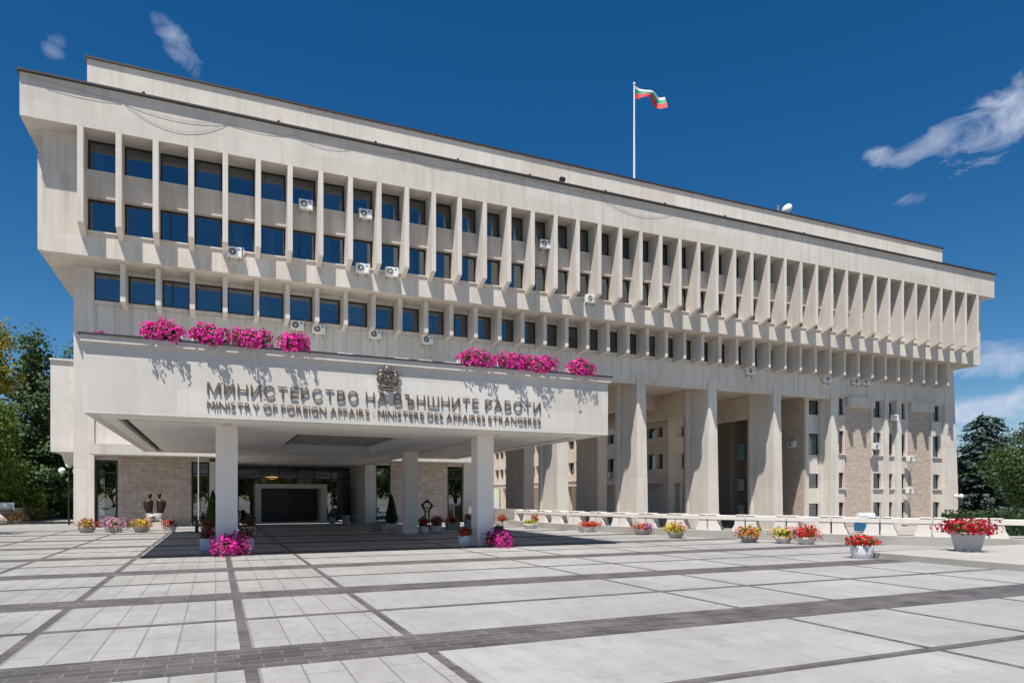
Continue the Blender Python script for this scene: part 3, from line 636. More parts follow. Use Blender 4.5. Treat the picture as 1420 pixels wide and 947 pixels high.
def planter(kind, x, y, z, w_, h, mat, label, blossoms, cat='planter', fw=None, fh=None, leaf='leaf_pot', name='flower_planter', group=None, rz=0, nleaf=260, d=None, fz=None, droop=0, bsize=.032):
    root = empty(name, (x, y, z), rz); tag(root, label, cat, group); d = d or (w_ if kind in ('round', 'bowl', 'tub') else w_*.6)
    r = w_/2
    if kind == 'tub':    # rounded white tub, slightly narrower at foot
        MB().lathe([(r*.80, 0), (r*.90, h*.06), (r*.99, h*.4), (r, h*.8), (r*.97, h), (r*.86, h), (r*.84, h-.05)], seg=28).build('pot', mat, root, smooth=True)
    elif kind == 'round':
        MB().lathe([(r*.66, 0), (r*.70, .01), (r*.97, h*.93), (r, h*.94), (r, h), (r*.9, h), (r*.87, h-.06)], seg=32).build('pot', mat, root, smooth=True)
    elif kind == 'bowl':
        MB().lathe([(r*.62, 0), (r*.70, .02), (r*.92, h*.5), (r*1.0, h*.9), (r*1.0, h), (r*.9, h), (r*.86, h-.05)], seg=28, sy=.62).build('pot', mat, root, smooth=True)
    elif kind == 'trough':
        a, b = w_/2, d/2; k = .84; mb = MB()
        V = [(sx*a*k, sy*b*k, 0) for sx, sy in ((-1,-1),(1,-1),(1,1),(-1,1))] + [(sx*a, sy*b, h) for sx, sy in ((-1,-1),(1,-1),(1,1),(-1,1))] + [(sx*(a-.04), sy*(b-.04), h) for sx, sy in ((-1,-1),(1,-1),(1,1),(-1,1))] + [(sx*(a-.05), sy*(b-.05), h-.06) for sx, sy in ((-1,-1),(1,-1),(1,1),(-1,1))]
        F = [(3, 2, 1, 0)] + [(i, (i+1) % 4, 4+(i+1) % 4, 4+i) for i in range(4)] + [(4+i, 4+(i+1) % 4, 8+(i+1) % 4, 8+i) for i in range(4)] + [(8+i, 8+(i+1) % 4, 12+(i+1) % 4, 12+i) for i in range(4)] + [(12, 13, 14, 15)]
        mb.add(V, F).build('pot', mat, root)
    fw = fw or w_*1.15; fh = fh or .3
    sy_ = fw*.42 if kind in ('trough', 'bowl') else fw*.5
    if blossoms is not None:
        bush(root, (0, 0, h+fh*.35), (fw/2, sy_, fh*.65), nleaf, blossoms, leaf, .05, droop, bsize)
    return root

F = lambda m, n, a=-1, b=1: (m, n, a, b)
GP = 'planters along the left wall'
planter('bowl', -5.40, 36.2, 0, .72, .28, 'pot_grey', 'grey bowl of red flowers with lime leaves at the foot of the left corner pier', [F('crimson', 260), F('yellow', 60, -.3, .5)], fw=.95, fh=.36, group=GP, leaf='leaf_lime')
planter('trough', -4.32, 36.0, 0, .70, .26, 'pot_grey', 'grey trough with pale pink flowers by the tall left window', [F('pink', 420)], fw=1.12, fh=.44, group=GP)
planter('bowl', -3.15, 35.6, 0, .70, .28, 'pot_grey', 'grey bowl of orange flowers left of the bronze couple statue', [F('orange', 330), F('yellow', 60, -.3, .4)], fw=.98, fh=.36, group=GP, leaf='leaf_lime')
planter('trough', -1.98, 35.2, 0, .58, .28, 'pot_light', 'pale stone trough of red flowers right of the bronze couple statue', [F('red', 220), F('white_p', 30)], fw=.66, fh=.32, group=GP)
GC = 'tubs around the canopy columns'
planter('tub', -.20, 22.3, 0, .48, .38, 'pot_white', 'white tub of red geraniums left of the left front column', [F('crimson', 170)], fw=.50, fh=.34, group=GC)
planter('tub', .86, 22.1, 0, .44, .38, 'pot_white', 'white tub of red and white geraniums right of the left front column', [F('crimson', 130), F('white_p', 50)], fw=.46, fh=.32, group=GC)
planter('round', .38, 20.35, 0, .36, .10, 'pot_white', 'bright magenta petunias spilling over a pot before the left front column', [F('magenta', 900)], fw=1.05, fh=.50, group=GC, name='petunia_pot', nleaf=300, droop=.05)
planter('tub', 7.50, 21.0, 0, .42, .36, 'pot_white', 'white tub of bright red geraniums left of the right front column', [F('red', 150)], fw=.50, fh=.30, group=GC)
planter('round', 8.42, 20.3, 0, .34, .10, 'pot_white', 'magenta petunias with dark purple ones spilling over a pot before the right front column', [F('magenta', 650, -.55, 1), F('darkred', 160, -1, -.4)], fw=.98, fh=.44, group=GC, name='petunia_pot', nleaf=260, droop=.1)
planter('tub', 8.95, 21.6, 0, .40, .36, 'pot_white', 'white pot of dark purple petunias at the right front column', [F('darkred', 150), F('violet', 60)], fw=.48, fh=.3, group=GC)
planter('trough', -.30, 32.6, 0, .60, .28, 'pot_light', 'pale trough of dark red flowers behind the left front column', [F('crimson', 150)], fw=.85, fh=.42, group=GC)
planter('tub', 1.35, 32.0, 0, .55, .34, 'pot_light', 'pale tub of red flowers behind the left front column on the right', [F('crimson', 130)], fw=.6, fh=.42, group=GC)
GE = 'pots beside the entrance door'
planter('round', .98, 40.5, 0, .62, .50, 'pot_grey', 'grey pot of white flowers left of the entrance', [F('white_p', 90)], fw=.7, fh=.3, group=GE)
planter('round', 1.85, 41.2, 0, .50, .40, 'pot_grey', 'small grey pot of dark red flowers beside the left portal post', [F('darkred', 170)], fw=.52, fh=.3, group=GE)
planter('round', 6.30, 40.8, 0, .42, .42, 'pot_grey', 'small grey pot of red and white flowers beside the right portal post', [F('darkred', 120), F('white_p', 25)], fw=.46, fh=.5, group=GE)
planter('round', 7.12, 41.0, 0, .52, .56, 'pot_grey', 'empty grey pot right of the entrance, larger of two', None, group=GE)
planter('round', 7.85, 41.2, 0, .48, .48, 'pot_grey', 'empty grey pot right of the entrance, nearest the stone return wall', None, group=GE)
GR = 'tubs by the rear column'
planter('tub', 8.62, 29.6, 0, .46, .32, 'pot_white', 'white tub of crimson flowers right beside the rear canopy column', [F('crimson', 210)], fw=.56, fh=.42, group=GR)
planter('tub', 9.28, 29.9, 0, .44, .32, 'pot_white', 'white tub of crimson flowers, second from the rear canopy column', [F('crimson', 190)], fw=.52, fh=.40, group=GR)
planter('round', 10.12, 32.3, 0, .46, .34, 'pot_grey', 'grey pot of dark red flowers in front of the ring sculpture', [F('darkred', 190), F('crimson', 60)], fw=.56, fh=.34, group=GR)
planter('trough', 9.05, 33.1, 0, .50, .75, 'pot_grey', 'tall grey box of red and yellow flowers left of the ring sculpture', [F('red', 60, -.2, 1), F('yellow', 40, -1, 0)], fw=.5, fh=.3, group=GR)
planter('trough', 11.0, 32.6, 0, .70, .34, 'pot_grey', 'dark grey trough of red flowers in front of the right wing window', [F('red', 200), F('white_p', 30)], fw=.78, fh=.34, group=GR)
planter('trough', 12.35, 33.9, 0, .5, .45, 'pot_grey', 'grey trough of red flowers half hidden left of the right front column', [F('red', 120)], fw=.5, fh=.3, group=GR)
GB = 'planters along the balustrade'
planter('trough', 14.7, 34.9, 0, .62, .30, 'pot_light', 'pale trough of red flowers right of the right front column', [F('red', 160)], fw=.6, fh=.36, group=GB)
planter('round', 15.35, 38.6, .0, .75, .45, 'pot_grey', 'grey pot of pale pink flowers beneath the grey parapet', [F('pink', 190), F('darkred', 70, -1, -.3)], fw=1.1, fh=.55, group=GB)
planter('bowl', 15.05, 31.9, 0, .85, .26, 'pot_light', 'long pale bowl of lime green leaves near the start of the balustrade', [F('yellow', 30)], fw=.85, fh=.22, group=GB, leaf='leaf_lime')
planter('bowl', 15.95, 33.2, 0, .55, .30, 'pot_light', 'small pale bowl of salmon flowers behind the lime green bowl', [F('salmon', 160)], fw=.55, fh=.38, group=GB)
planter('trough', 16.15, 27.7, 0, 1.10, .26, 'pot_light', 'long low trough of red geraniums at the foot of the balustrade', [F('red', 420)], fw=1.12, fh=.22, group=GB, d=.5)
planter('bowl', 16.95, 24.6, 0, .78, .24, 'pot_grey', 'grey bowl with salmon flowers on one side and violet on the other', [F('salmon', 170, -1, 0), F('violet', 200, 0, 1)], fw=.92, fh=.28, group=GB)
planter('bowl', 16.75, 22.0, 0, .72, .26, 'pot_grey', 'grey bowl with yellow flowers at left and pink at right', [F('yellow', 220, -1, .1), F('crimson', 70, -.6, .1), F('pink', 140, .2, 1)], fw=1.0, fh=.36, group=GB, leaf='leaf_lime')
planter('bowl', 17.62, 18.9, 0, .78, .24, 'pot_grey', 'grey bowl of orange flowers with yellow at its right side', [F('orange', 240, -1, .2), F('yellow', 160, .1, 1)], fw=1.0, fh=.34, group=GB)
planter('bowl', 18.33, 18.0, 0, .70, .24, 'pot_light', 'pale bowl with yellow flowers at left and pale pink behind', [F('yellow', 170, -1, .1), F('pink', 190, -.1, 1)], fw=1.0, fh=.34, group=GB)
planter('bowl', 18.72, 17.35, 0, .80, .24, 'pot_light', 'pale bowl of bright red geraniums beside the yellow and pink bowl', [F('red', 330, -1, .4), F('salmon', 110, .2, 1)], fw=1.05, fh=.40, group=GB)
planter('tub', 15.72, 12.72, 0, .56, .36, 'pot_white', 'white round tub of bright red geraniums at the corner of the low step', [F('red', 330)], fw=.80, fh=.24, group=GB, bsize=.036)
planter('round', 18.7, 11.85, .15, .84, .52, 'pot_big', 'large smooth grey pot overflowing with deep red geraniums on the raised pavement', [F('crimson', 620)], fw=1.28, fh=.34, name='geranium_pot', group=GB, nleaf=380, bsize=.042)
# petunia boxes on the canopy
GPt = 'petunia boxes on the canopy edge'
pb = [(-1.2, .98, 'first petunia box from the left on the canopy edge'), (-.14, .92, 'second petunia box from the left on the canopy edge'), (.88, 1.0, 'third petunia box from the left on the canopy edge, above the first words'),
      (1.92, .80, 'fourth petunia box from the left, right end of the left group'), (7.15, 1.2, 'first petunia box of the right group, just right of the coat of arms'),
      (8.28, 1.0, 'second petunia box of the right group on the canopy edge'), (9.3, 1.04, 'third petunia box of the right group, above the last word'), (10.68, .94, 'last petunia box at the right end of the canopy edge, with a white box showing')]
for i, (x, wd, lab) in enumerate(pb):
    root = empty('petunia_box', (x, CY0+.12, CZ1+.045)); tag(root, lab, 'flower box', GPt)
    bevel(MB().box(-wd*.46, wd*.46, -.09, .11, 0, .17).build('box', 'white', root), .01, 1)
    bush(root, (0, -.10, .22), (wd*.53, .33, .25), 800, [('magenta', 820, -1, 1), ('crimson', 60, -1, 1)], 'leaf_pot', .042, .26, .034)
root = empty('petunia_box', (-2.55, CY0+.12, CZ1+.045)); tag(root, 'tiny tuft of pink petunias at the left end of the canopy edge', 'flower box', GPt)
MB().box(-.12, .12, -.05, .08, 0, .04).build('box', 'white', root); bush(root, (0, 0, .05), (.15, .1, .06), 60, [('magenta', 60, -1, 1)], 'leaf_pot', .02, 0, .02)
for (x, lab) in ((3.3, 'first empty white box from the left on the canopy edge'), (4.9, 'empty white box on the canopy edge just right of the coat of arms'), (5.6, 'third empty white box from the left on the canopy edge'), (6.4, 'empty white box left of the right petunia group')):
    tag(bevel(MB().box(-.22, .22, -.06, .10, 0, .07).build('empty_flower_box', 'white', None, (x, CY0+.2, CZ1+.045)), .01, 1), lab, 'flower box', 'empty boxes on the canopy edge')

# ------------------------------------------------------------------ air conditioners
def make_ac():
    r = empty('air_conditioner')
    bevel(MB().box(-.38, .38, -.3, 0, 0, .55).build('casing', 'white', r), .02, 2)
    g_ = MB(); ring_ = [(-.10+.2*math.cos(a), -.306, .275+.2*math.sin(a)) for a in [2*math.pi*k/24 for k in range(25)]]
    g_.add([(-.10, -.304, .275)] + ring_[:24], [(0, k+1, (k+1) % 24+1) for k in range(24)])
    g_ = g_.build('fan_grille', 'acdark', r)
    h_ = MB().ball((-.10, -.315, .275), .045, (1, .3, 1)); h_.tube([(-.10+.205*math.cos(a), -.31, .275+.205*math.sin(a)) for a in [2*math.pi*k/24 for k in range(25)]], .012, 5)
    for k in range(6): a = math.pi*k/6; h_.tube([(-.10-.2*math.cos(a), -.312, .275-.2*math.sin(a)), (-.10+.2*math.cos(a), -.312, .275+.2*math.sin(a))], .004, 4)
    h_.build('fan_guard', 'white', g_)
    MB().box(-.28, -.24, -.28, .3, -.04, 0).box(.24, .28, -.28, .3, -.04, 0).box(-.28, -.24, -.02, .02, -.22, -.04).box(.24, .28, -.02, .02, -.22, -.04).build('bracket', 'pot_grey', r)
    MB().tube([(.36, -.12, .08), (.50, -.10, .02), (.52, .0, -.25), (.40, .03, -.55), (.41, .04, -.85)], .018, 6).tube([(.38, -.15, .2), (.47, -.1, .22), (.50, .05, .5), (.46, .1, .72)], .025, 6).build('pipe', 'pot_light', r)
    MB().box(.16, .30, -.303, -.299, .36, .47).build('sticker', 'blue', r)
    return r
acs = [(4.72, YW-.1, 18.08, 'under the top window row, left of the canopy crest'), (8.12, YW-.1, 18.12, 'under the top window row, second from the left'), (20.0, YW-.1, 18.12, 'under the top window row, farthest right of that row'),
       (.95, YW-.1, 14.82, 'leftmost under the second window row'), (7.95, YW-.1, 14.88, 'under the second window row, left one of a close pair'), (9.70, YW-.1, 14.9, 'under the second window row, right one of a close pair'), (23.5, YW-.1, 14.92, 'under the second window row, farthest right of that row'),
       (4.45, YC-.05, 11.6, 'under the third window row, leftmost, above the petunias'), (5.7, YC-.05, 11.5, 'under the third window row, second from the left'), (9.12, YC-.05, 11.52, 'under the third window row, third from the left'), (12.5, YC-.05, 11.5, 'under the third window row, fourth from the left'),
       (39.4, YC-.05, 11.5, 'on the wall above the third colonnade bay'), (47.9, YC-.05, 11.45, 'on the wall above the fourth pillar from the right'), (51.35, YC-.05, 11.5, 'left one of a pair above the right stone panels'), (52.5, YC-.05, 11.55, 'right one of a pair above the right stone panels'),
       (53.75, 42.2, 5.9, 'beside the second-floor window of the right stone wall'), (56.2, 42.25, 8.55, 'high in the narrow recess between two piers'), (58.2, 42.2, 4.9, 'upper one of two on the far right window strip'), (58.1, 42.2, 2.0, 'lower one of two on the far right window strip')]
proto = None
for x, y, z, where in acs:
    if proto is None: proto = make_ac(); o = proto
    else: o = copy_tree(proto)
    o.location = (x, y, z); tag(o, 'white air conditioner ' + where, 'air conditioner', 'air conditioners on the facade')
o = copy_tree(proto); o.location = (46.88, 44.9, 6.05); o.rotation_euler.z = R(-90); tag(o, 'white air conditioner on the shaded side wall inside the fourth bay', 'air conditioner', 'air conditioners on the facade')

# ------------------------------------------------------------------ roof things
fl = empty('flagpole', (33.6, 50, 25.6)); tag(fl, 'white flagpole flying a white, green and red flag on the roof', 'flagpole')
MB().tube([(0, 0, 0), (0, 0, 12.2)], [.11, .06], 10).build('pole', 'white', fl); MB().ball((0, 0, 12.25), .12).build('finial', 'white', fl)
def flag():
    nu, nv = 28, 9; mb = MB(); Vv = []
    for i in range(nu+1):
        u = i/nu
        for j in range(nv+1):
            v = j/nv
            h = 1.15*(1-.45*math.sin(math.pi*min(u*1.15, 1))**1.5)
            Vv.append((.05+3.3*u, .35*math.sin(u*9+v*1.5)*u**.5, 12.1-.22*math.sin(u*2.2)**2-h*v))
    k = 0
    mb.add(Vv, [])
    for i in range(nu):
        for j in range(nv):
            a = i*(nv+1)+j; mb.f.append((a, a+nv+1, a+nv+2, a+1)); mb.mi.append(0 if j < 2 else 1 if j < 5 else 2)
    return mb
flag().build('flag', ['whiteband', 'greenband', 'redband'], fl, smooth=True)
ds = empty('dish_antenna', (44.5, 43.9, 25.66)); tag(ds, 'white round dish antenna standing on the attic roof', 'antenna')
MB().tube([(-.3, .1, 0), (-.3, .1, 1.0)], .06).box(-.45, .15, 0, .3, 0, .5).build('mount', 'pot_grey', ds); MB().ball((.15, 0, 1.0), .5, (.62, 1, .9), 20, 12).build('dish', 'white', ds, smooth=True).rotation_euler = (0, R(28), 0)
sp_ = empty('floodlight', (21.03, 39.7, 22.29)); tag(sp_, 'small dark floodlight on the edge of the cornice', 'floodlight')
MB().tube([(0, 0, 0), (0, 0, .25)], .03).build('stem', 'black', sp_); bevel(MB().box(-.2, .2, -.12, .1, .25, .5).build('lamp_head', 'black', sp_), .03, 2)
for i, x in enumerate((-3.4, 3.2, 8.6, 13.7, 18.6, 24.3, 29.2, 34.6, 42.5)):
    s_ = empty('roof_lamp', (x, 39.62, 22.29)); tag(s_, 'tiny dark lamp clipped along the top edge of the cornice', 'lamp', 'small lamps along the cornice edge')
    MB().tube([(0, 0, 0), (0, -.02, .14)], .02, 6).build('stem', 'black', s_); MB().ball((0, -.04, .18), .07).build('lamp_head', 'black', s_)
def catenary(a, b, sag, n=14):
    a, b = Vector(a), Vector(b); return [a.lerp(b, k/n) + Vector((0, 0, -4*sag*(k/n)*(1-k/n))) for k in range(n+1)]
cb_ = MB(); yc = YF-.04
for a, za, b, zb, sg in ((-8.3, 22.0, -4.4, 21.72, .0), (-7.6, 21.7, -4.4, 21.7, .1), (-4.3, 21.72, .6, 21.74, .95), (-4.3, 21.72, .6, 21.74, .35), (.6, 21.74, 4.1, 21.82, .15), (4.1, 21.82, 7.4, 21.85, .35), (7.4, 21.85, 10.2, 22.0, .12), (10.2, 22.0, 14.8, 22.15, .4), (14.8, 22.15, 18.8, 22.1, .1), (18.8, 22.1, 23.5, 22.05, .12), (23.5, 22.05, 29.9, 21.82, .75)):
    cb_.tube(catenary((a, yc, za), (b, yc, zb), sg), .009, 5)
tag(cb_.build('loose_cable', 'pot_grey', None), 'thin loose cable sagging in loops along the front of the cornice', 'cable')

# ------------------------------------------------------------------ balustrade
def bal_segment(Ln):
    r = empty('balustrade_segment')
    bevel(MB().box(-Ln/2+.01, Ln/2-.01, -.2, .2, .42, .60).build('top_rail', 'rail', r), .012, 1)
    for sgn in (-1, 1):
        e = Ln/2-.03
        a_, b_ = sorted((sgn*e, sgn*(e-.34))); bevel(MB().box(a_, b_, -.215, .215, .60, .635).build('cap', 'rail', r), .008, 1)
        prof = [(sgn*e, 0), (sgn*(e-.50), 0), (sgn*(e-.48), .10), (sgn*(e-.40), .24), (sgn*(e-.38), .418), (sgn*e, .418)]
        if sgn > 0: prof = prof[::-1]
        MB().prism(prof, -.18, .18, 'y').build('support', 'rail', r)
    return r
import itertools
pts = [Vector(p) for p in BAL]; cum = [0]
for a, b in zip(pts, pts[1:]): cum.append(cum[-1]+(b-a).length)
def at(s_):
    for i in range(len(pts)-1):
        if s_ <= cum[i+1]: t = (s_-cum[i])/(cum[i+1]-cum[i]); return pts[i].lerp(pts[i+1], t)
    return pts[-1]
Ln = 1.56; s0 = .15; pr_ = None
for k in range(27):
    a, b = at(s0+k*Ln), at(s0+(k+1)*Ln); mid = (a+b)/2; d = b-a
    if pr_ is None: pr_ = bal_segment(Ln); o = pr_
    else: o = copy_tree(pr_)
    o.location = (mid.x, mid.y, .30); o.rotation_euler.z = math.atan2(d.y, d.x)
    tag(o, 'white stone balustrade segment with a flat rail on two flared supports', 'balustrade', 'stone balustrade along the terrace edge')
wl = MB().box(15.62, 16.0, 36.2, 41.9, -1.2, .95).box(15.0, 16.2, 41.0, 41.3, 0, 1.05); tag(wl.build('parapet_wall', 'pot_grey'), 'low grey parapet wall between the right wing and the balustrade', 'wall')
bn = empty('waste_container', (45.0, 36.0, -1), R(-8)); tag(bn, 'blue container with a white rolled cover behind the balustrade', 'container')
bevel(MB().box(-.75, .75, -.5, .5, .1, 1.15).build('body', 'binblue', bn), .04, 2); MB().tube([(-.85, 0, 1.25), (.6, 0, 1.25)], .22, 14).build('cover', 'white', bn); MB().box(.5, 1.2, -.45, .5, .15, 1.2).build('side_panel', 'acdark', bn)

# ------------------------------------------------------------------ sculptures
st = empty('bronze_statue', (-2.75, 37.6, 0)); tag(st, 'dark bronze statue of an embracing couple on a veined rock and stone plinth', 'statue')
bevel(MB().box(-.55, .55, -.35, .4, 0, .42).box(-.75, -.25, -.5, -.1, 0, .3).build('plinth', 'pot_light', st), .03, 2)
rk = MB().lathe([(.40, .42), (.44, .5), (.42, .60), (.43, .70), (.38, .80), (.3, .84)], seg=14, sy=.75)
rk.v = [(x*(1+.12*math.sin(9*z+5*y)), y*(1+.15*math.sin(7*x+4*z)), z) for x, y, z in rk.v]; rk.build('rock', 'vrock', st)
body = MB()
for sgn in (-1, 1):
    prof = [(.22, .80, .17), (.25, .95, .20), (.28, 1.12, .24), (.285, 1.28, .27), (.285, 1.40, .275), (.26, 1.46, .25), (.23, 1.51, .13), (.215, 1.55, .055), (.21, 1.62, .05)]
    k = len(body.v); seg = 16
    for cx, z, rx in prof:
        for j in range(seg): a = 2*math.pi*j/seg; body.v.append((sgn*cx+rx*.82*math.cos(a), min(.15, rx*.6)*math.sin(a), z))
    for i in range(len(prof)-1):
        for j in range(seg): body.f.append((k+i*seg+j, k+i*seg+(j+1) % seg, k+(i+1)*seg+(j+1) % seg, k+(i+1)*seg+j)); body.mi.append(0)
    body.f.append(tuple(k+j for j in range(seg))[::-1]); body.mi.append(0)
    body.ball((sgn*.205, 0, 1.73), .115, (.85, .9, 1.1))
body.build('couple_figure', 'bronze', st, smooth=True)
s2 = empty('ring_sculpture', (9.75, 32.9, 0)); tag(s2, 'dark metal sculpture of a looped ring figure on two thin legs', 'sculpture')
c = MB(); c.tube([(.0+.22*math.cos(a), .0, 1.18+.24*math.sin(a)) for a in [R(d) for d in range(-70, 251, 16)]], .045, 8)
c.tube([(-.2, 0, 1.30), (-.30, 0, 1.25), (-.25, 0, 1.14)], .035, 6).tube([(.2, 0, 1.30), (.30, 0, 1.25), (.25, 0, 1.14)], .035, 6).ball((0, -.02, 1.43), .09).tube([(-.16, 0, 1.12), (0, -.05, 1.08), (.16, 0, 1.12)], .03, 6)
c.build('ring_figure', 'bronze', s2, smooth=True)
for sgn in (-1, 1): MB().tube([(sgn*.07, 0, .98), (sgn*.12, 0, .6), (sgn*.10, 0, .2)], [.05, .03, .04], 8).build('leg', 'bronze', s2)
bevel(MB().box(-.3, .3, -.2, .2, 0, .22).build('base', 'pot_grey', s2), .02, 1)
for i, (x, y, h, rr_, lab) in enumerate(((-.80, 34.5, .62, .075, 'black bollard left of the conical shrub under the canopy'), (-.42, 35.6, .85, .045, 'thin black post beside the black bollard'))):
    o = MB().lathe([(rr_, 0), (rr_, h*.95), (rr_*.8, h)], seg=16).build('bollard', 'black', None, (x, y, 0)); tag(o, lab, 'bollard')
rc = MB()
for k in range(34): rc.ball((0, 0, 3.85-.11*k), .035, (1, 1, 1.5), 6, 4)
tag(rc.build('rain_chain', 'pot_light', None, (-.85, 40.2, 0), True), 'pale rain chain hanging from the ledge beside the left front column', 'chain')

# ------------------------------------------------------------------ vegetation
def crown_points(blobs, n, clump=.45, shell=.55):
    B = np.array(blobs, float); vol = B[:, 3]*B[:, 4]*B[:, 5]; vol = vol**.75; nc = max(10, n//22)
    idx = rng.choice(len(B), nc, p=vol/vol.sum()); d = rng.normal(size=(nc, 3)); d /= np.linalg.norm(d, axis=1)[:, None]
    C = B[idx, :3] + d*B[idx, 3:6]*rng.uniform(shell, 1.0, (nc, 1))
    k = rng.choice(nc, n); P = C[k] + rng.normal(size=(n, 3))*clump*np.array([1, 1, .7]); return P, d[k] + rng.normal(size=(n, 3))*.7 + np.array([0, 0, .5])
def broad_tree(x, y, z, blobs, n, size, mat, label, trunk_h, tr=.25, group=None, clump=.45, name='broadleaf_tree'):
    r = empty(name, (x, y, z)); tag(r, label, 'tree', group)
    t = MB().tube([(0, 0, 0), (.1, 0, trunk_h*.5), (0, .1, trunk_h)], [tr, tr*.75, tr*.55], 10)
    for b in blobs: t.tube([(0, .1, trunk_h*.8), (b[0]*.5, b[1]*.5, (trunk_h+b[2])*.5), (b[0], b[1], b[2])], [tr*.4, tr*.25, tr*.08], 6)
    t.build('trunk', 'bark', r)
    P, D = crown_points(blobs, n, clump); quads('crown', P, D, rng.uniform(.6, 1.3, n)*size, mat, r); return r
def fir(x, y, z, h, rad, n_b, mat, label, size=.10, tops=1, group=None, name='fir_tree', per=34, droop=.25):
    r = empty(name, (x, y, z)); tag(r, label, 'tree', group); P = []; D = []
    t = MB(); t.tube([(0, 0, 0), (0, 0, h*.97)], [.28, .03], 8)
    tips = [(0, 0)] + [(rng.uniform(-.9, .9), rng.uniform(-.6, .6)) for _ in range(tops-1)]
    for i in range(n_b):
        f = rng.uniform(0.02, 1)**.75; zz = h*(1-f*.97); a = rng.uniform(0, 2*math.pi); Lb = rad*(f**.8)*rng.uniform(.65, 1.12)+.12
        tip = tips[i % len(tips)]; ox, oy = (tip if f < .5 else (0, 0)); dz = -droop*Lb+.0
        n = max(5, int(per*(.25+Lb/rad)))
        for k in range(n):
            q = rng.uniform(.12, 1)**.8; wdt = .26*Lb*(1.05-q)+.05
            lat = rng.normal()*wdt*.55
            px_ = ox+math.cos(a)*Lb*q-math.sin(a)*lat; py_ = oy+math.sin(a)*Lb*q+math.cos(a)*lat
            pz = zz+dz*q+.35*Lb*max(0, q-.6)**1.0*.5+rng.normal()*.05-abs(lat)*.25
            P.append((px_, py_, pz)); D.append((math.cos(a)*.35+rng.normal()*.35, math.sin(a)*.35+rng.normal()*.35, 1))
        if f > .3 and i % 5 == 0: t.tube([(0, 0, zz), (math.cos(a)*Lb*.8, math.sin(a)*Lb*.8, zz+dz*.8)], [.05, .01], 5)
    t.build('trunk', 'bark', r); P = np.array(P); quads('crown', P, np.array(D), rng.uniform(.6, 1.4, len(P))*size, mat, r, .38); return r
# left side
bl = lambda *a: list(a)
def cone_blobs(h, r, z0, n=16):
    out_ = []
    for k in range(n):
        f = k/(n-1); a = k*2.4; rr_ = r*(1-f)**.8+.25
        out_.append((rr_*.55*math.cos(a), rr_*.55*math.sin(a), z0+(h-z0)*f*.97, rr_*.55+.25, rr_*.55+.25, .75))
    return out_
broad_tree(-12.3, 60, -1, cone_blobs(15.3, 3.3, 3, 20), 15000, .15, 'leaf_fir', 'tall dark green conifer at left with its tip clear against the sky', 13, .28, 'conifers behind the left wing', .34, 'conifer_tree')
broad_tree(-10.1, 66, -1, [(0, 0, 13.2, 1.5, 1.5, 2.2), (-.6, 0, 11, 2, 2, 2), (1, 0, 8.5, 2, 2, 2.5), (0, 0, 6, 2.4, 2, 2.5)], 8000, .16, 'leaf_fir', 'rounder dark conifer just behind the left side block', 11, .25, 'conifers behind the left wing', .36, 'conifer_tree')
GL = 'leafy trees at the left'
broad_tree(-14.4, 54, -1, [(0, 0, 6.2, 2.4, 2.2, 2.2), (1.2, -.5, 4.4, 1.7, 2.0, 1.8), (-2, 1, 8, 2.6, 2.6, 2.2), (.9, 0, 8.0, 1.3, 1.5, 1.2)], 12000, .12, 'leaf', 'bright green leafy tree at the left edge below the conifer', 4, .3, GL, .33)
broad_tree(-10.8, 63, -1, [(0, 0, 4.5, 2.2, 3, 2.8), (1.0, -1, 3.2, 1.8, 2, 2.2), (-2.0, 0, 3.4, 2.2, 2, 2.4), (.2, 2, 7, 2.0, 2.2, 2)], 13000, .12, 'leaf', 'dark leafy tree directly left of the corner pier', 3, .25, GL, .33)
broad_tree(-14.5, 66, -1, [(0, 0, 5, 3.0, 3, 3.4), (2.5, 0, 3, 2.2, 2, 2.4), (-3, 1, 4, 3, 2.6, 3)], 12000, .15, 'leaf', 'broad leafy tree filling the gap behind the rough stone wall', 3, .3, GL, .4)
broad_tree(-14.9, 57, -1, [(0, 0, 3, 2.8, 3, 2.8), (2.0, 0, 2.2, 2.0, 2, 1.6)], 9000, .13, 'leaf', 'low leafy tree standing behind the stones at the far left', 2, .25, GL, .35)
broad_tree(-12.7, 48, -1, [(0, .5, 11.6, 1.9, 2.2, 1.5), (.5, 0, 9.6, 1.6, 2.0, 1.0), (-1.5, 1, 10, 2.4, 2.4, 2.2)], 8000, .12, 'leaf_yellow', 'yellow-green leafy crown poking in at the left edge against the sky', 8.5, .22, GL, .3)
broad_tree(-11.6, 35, -.2, [(.3, 0, 5.6, 1.6, 1.5, .9), (-1.5, .5, 6.5, 1.8, 1.6, 1.5), (-.6, -1.5, 6, 1.3, 1, 1)], 5200, .12, 'leaf', 'near tree just outside the left edge shading the plaza', 4.5, .22, GL, .33)
